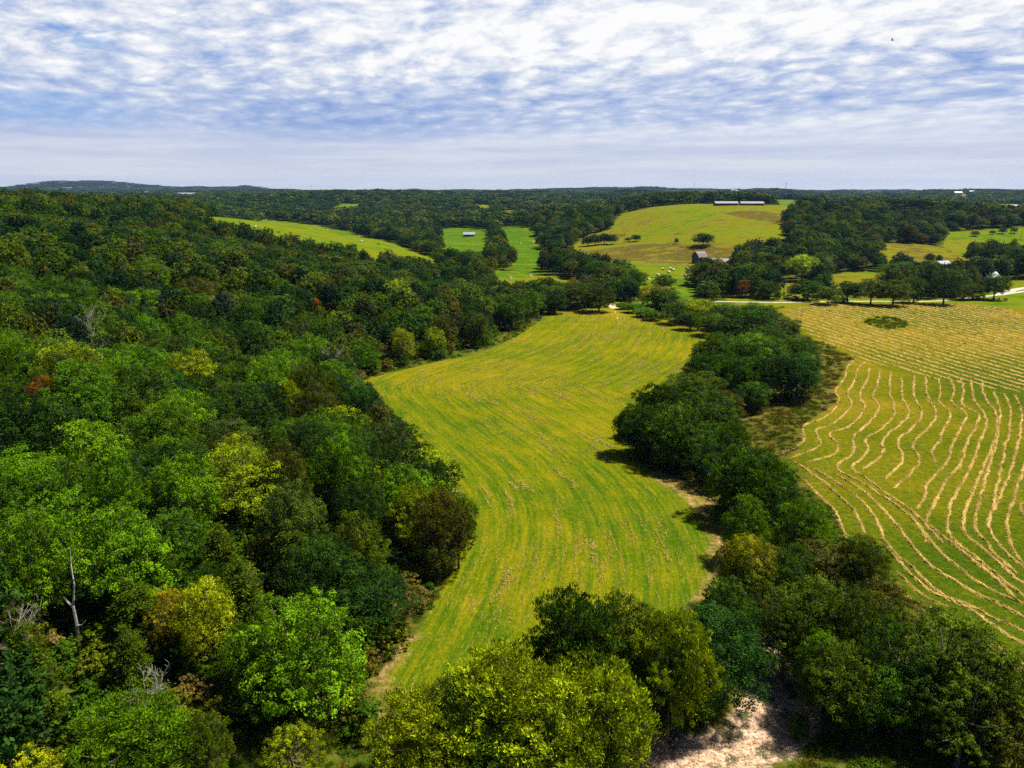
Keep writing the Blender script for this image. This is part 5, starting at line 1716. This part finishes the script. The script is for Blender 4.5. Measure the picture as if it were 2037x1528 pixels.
CW = [cow_mesh(True, M_COWW), cow_mesh(False, M_COWW), cow_mesh(True, M_COWB)]
for (px, py, k_, rz, lb) in ((514, 438, 0, .2, 'white cow, leftmost of the close group under the treeline'), (519, 438, 1, 2.8, 'white cow standing, second of the close group under the treeline'),
                             (524, 439, 0, .5, 'white cow, third of the close group under the treeline'), (529, 438, 1, .1, 'white cow, rightmost of the close group under the treeline'),
                             (545, 440, 1, .0, 'white cow standing alone right of the close group'), (508, 452, 1, 1.3, 'white cow nearer the trees, standing end-on'),
                             (497, 455, 0, .7, 'white cow nearest the trees at the left of the meadow'), (554, 463, 2, .1, 'black cow grazing near the lower edge of the cattle meadow'),
                             (618, 445, 0, 2.0, 'white cow left of the lone dark tree'), (651, 457, 1, .3, 'white cow in the shade under the lone dark tree'), (719, 480, 0, .2, 'white cow alone on the lower right part of the meadow'),
                             (752, 486, 2, .4, 'black cow farthest down the right part of the meadow')):
    p = hit(px, py, .5)
    o = link('cow', CW[k_]); o.location = (p[0], p[1], float(height(p[0:1], p[1:2])[0]) - .02); o.rotation_euler = (0, 0, rz); o.scale = (1.05,) * 3
    tag(o, lb, 'cow', 'cattle on the left meadow')

# ------------------------------------------------------------------ poles, towers, fences, post, birds
def utility_pole(px, py, H, label, pale=False):
    p = hit(px, py, 0.1)
    o = empty('utility_pole', (p[0], p[1], float(height(p[0:1], p[1:2])[0])), .3)
    m_ = MB(); m_.tube([(0, 0, -.5), (0, 0, H * .5), (0, 0, H)], [.17, .14, .11], 8); m_.build('post', M_STEEL if pale else M_WOOD, o)
    m_ = MB(); m_.box(-1.1, -.2, H - .75, 1.1, -.1, H - .6); m_.build('crossarm', M_STEEL if pale else M_WOOD, o)
    for x in (-.95, 0, .95):
        m_ = MB(); m_.tube([(x, -.15, H - .6), (x, -.15, H - .42)], [.05, .035], 6); m_.build('insulator', M_STEEL, o)
    tag(o, label, 'utility pole', 'utility poles')


utility_pole(1559, 586, 8.5, 'dark wooden utility pole on the bright yard patch by the road')
utility_pole(1626, 560, 8.5, 'wooden utility pole among the roadside trees')
utility_pole(396, 437, 7.5, 'pale pole at the top left end of the cattle meadow', True)
utility_pole(2030, 478, 8.0, 'wooden pole at the right border above the brown field')


def tower(px, base_r, H, label, w=1.6):
    d = ray(px, 378); a = math.atan2(d[0], d[1])
    x, y = math.sin(a) * base_r, math.cos(a) * base_r
    o = empty('radio_tower', (x, y, float(height(np.array([x]), np.array([y]))[0])))
    m_ = MB()
    cs_ = [(w * math.cos(t), w * math.sin(t)) for t in (0, 2.094, 4.189)]
    def at_(i, z): s = 1 - .75 * z / H; return (cs_[i % 3][0] * s, cs_[i % 3][1] * s, z)
    for i in range(3): m_.tube([at_(i, 0), at_(i, H)], [.16, .10], 5)
    m_.build('mast', M_STEEL, o)
    b_ = MB(); n = int(H / 3)
    for k_ in range(n):
        for i in range(3): b_.tube([at_(i, H * k_ / n), at_(i + 1, H * (k_ + 1) / n)], [.07, .07], 4)
    b_.build('bracing', M_STEEL, o)
    for z in (.78, .93):
        a_ = MB(); a_.box(-w * .55, -.35, H * z, w * .55, .35, H * z + 1.6); a_.build('antenna', M_STEEL, o)
    tag(o, label, 'radio tower', 'radio towers on the skyline')


def th_(py, r): return CAMZ + (378 - py) / F * r
for px, py, r, w, lb in ((1563, 365, 2300, 1.9, 'radio tower on the skyline above the right end of the hill pasture'), (1381, 364, 3000, 1.2, 'faint thin radio mast on the skyline above the hilltop barns'),
                         (387, 364, 4200, 1.4, 'faint radio mast on the skyline left of the blue hump'), (620, 369, 3600, 1.2, 'faint radio mast on the skyline right of the blue hills')):
    d = ray(px, 378); a = math.atan2(d[0], d[1]); g = float(height(np.array([math.sin(a) * r]), np.array([math.cos(a) * r]))[0])
    tower(px, r, th_(py, r) - g, lb, w)


def fence(line, label, posts=True):
    p = np.array(line)
    seg = np.hypot(*np.diff(p, axis=0).T); L = np.concatenate([[0], np.cumsum(seg)])
    n = min(60, max(4, int(L[-1] / 4.0)))
    u = np.linspace(0, L[-1], n + 1)
    X = np.interp(u, L, p[:, 0]); Y = np.interp(u, L, p[:, 1]); Z = height(X, Y)
    o = empty('wire_fence', (X[0], Y[0], Z[0]))
    pm = MB(); pm.tube([(0, 0, -.4), (0, 0, 1.35)], [.09, .08], 6)
    pme = poly_mesh('fence_post', pm.V, pm.F); pme.materials.append(M_WOOD)
    for i in range(n + 1):
        c = bpy.data.objects.new('fence_post', pme); COL.objects.link(c); c.parent = o; c.location = (X[i] - X[0], Y[i] - Y[0], Z[i] - Z[0])
    for hgt in (.45, .85, 1.2):
        w_ = MB(); w_.tube([(X[i] - X[0], Y[i] - Y[0], Z[i] - Z[0] + hgt) for i in range(n + 1)], [.02] * (n + 1), 4)
        w_.build('wire', M_STEEL, o)
    tag(o, label, 'fence', 'pasture fences')


fence(hits([(1165, 519), (1240, 523), (1300, 526), (1368, 529)]), 'wire fence between the bale meadow and the brown hill pasture')
fence(hits([(1465, 592), (1540, 591), (1600, 592), (1700, 593)]), 'wire fence along the trees behind the pale road')
fence(hits([(885, 468), (905, 468), (925, 474)]), 'pen fence beside the small valley barn')
fence(np.array([(150, 925), (190, 915), (235, 905)]), 'fence line along the left crest of the hill pasture')

p = hit(1334, 752, 0)
o = empty('marker_post', (p[0], p[1], float(height(p[0:1], p[1:2])[0])))
m_ = MB(); m_.tube([(0, 0, -.3), (0, 0, 1.3)], [.10, .09], 8); m_.build('post', M_WOOD, o)
m_ = MB(); m_.box(-.22, -.14, .75, .18, -.10, 1.35); m_.build('plate', M_WALLW, o)
tag(o, 'small white marker post in the mown field in front of the creek trees', 'marker post')


def bird(px, py, dist, span, bank, yaw, label):
    d = ray(px, py); d = d / np.linalg.norm(d)
    P = np.array([0, 0, CAMZ]) + d * dist
    o = empty('bird', tuple(P), yaw); o.rotation_euler = (0, bank, yaw)
    m_ = MB(); m_.tube([(0, -.42, 0), (0, -.25, .02), (0, 0, .02), (0, .22, .02), (0, .34, .03), (0, .43, .0)], [.03, .06, .09, .07, .045, .01], 7)
    m_.build('body', M_BIRD, o)
    for sg_ in (-1, 1):
        w_ = MB()
        st = [(0.05, .16, -.10, .02), (.35, .24, -.10, .14), (.7, .14, -.12, .20), (.95, -.02, -.10, .22), (1.0, -.1, -.12, .22)]
        V = []
        for (u, le, te, z) in st:
            x = sg_ * u * span / 2
            V += [(x, le, z + .012), (x, te, z + .012), (x, te, z - .012), (x, le, z - .012)]
        Fs = []
        for i in range(4):
            for k_ in range(4):
                a_, b_ = i * 4 + k_, i * 4 + (k_ + 1) % 4
                Fs.append((a_, b_, b_ + 4, a_ + 4))
        Fs += [(0, 3, 2, 1), (16, 17, 18, 19)]
        w_.add(V, Fs); w_.build('wing', M_BIRD, o)
    t_ = MB(); t_.add([(-.05, -.36, .02), (.05, -.36, .02), (.10, -.62, .02), (-.10, -.62, .02), (-.05, -.36, .0), (.05, -.36, .0), (.10, -.62, .0), (-.10, -.62, .0)],
                      [(0, 1, 2, 3), (7, 6, 5, 4), (0, 4, 5, 1), (1, 5, 6, 2), (2, 6, 7, 3), (3, 7, 4, 0)]); t_.build('tail', M_BIRD, o)
    tag(o, label, 'bird', 'soaring birds')


M_BIRD = simple_mat('dark_feathers', (.02, .018, .016), .8, .2, 8)
bird(1775, 80, 260, 1.7, .35, 1.0, 'large dark bird soaring against the bright cloud at upper right')
bird(548, 342, 420, 1.5, 1.1, .4, 'small dark bird low in the pale sky left of centre')
bird(611, 327, 600, 1.3, .8, .2, 'tiny dark bird in the pale sky, right of the other low one')

# ------------------------------------------------------------------ haze
hz = MB(); hz.box(-10800, -10800, -30, 10800, 10800, 190)
M_HAZE = bpy.data.materials.new('haze'); M_HAZE.use_nodes = True
q = NT(M_HAZE.node_tree)
pv = q.n('ShaderNodeVolumePrincipled')
pv.inputs['Color'].default_value = (0.34, 0.56, 0.98, 1)
pv.inputs['Density'].default_value = 3.0e-5
pv.inputs['Anisotropy'].default_value = 0.2
o_ = q.n('ShaderNodeOutputMaterial'); q.t.links.new(pv.outputs[0], o_.inputs['Volume'])
ho = hz.build('haze', M_HAZE)
tag(ho, kind='stuff'); ho['label'] = 'thin blue haze filling the air towards the horizon'; ho['category'] = 'haze'
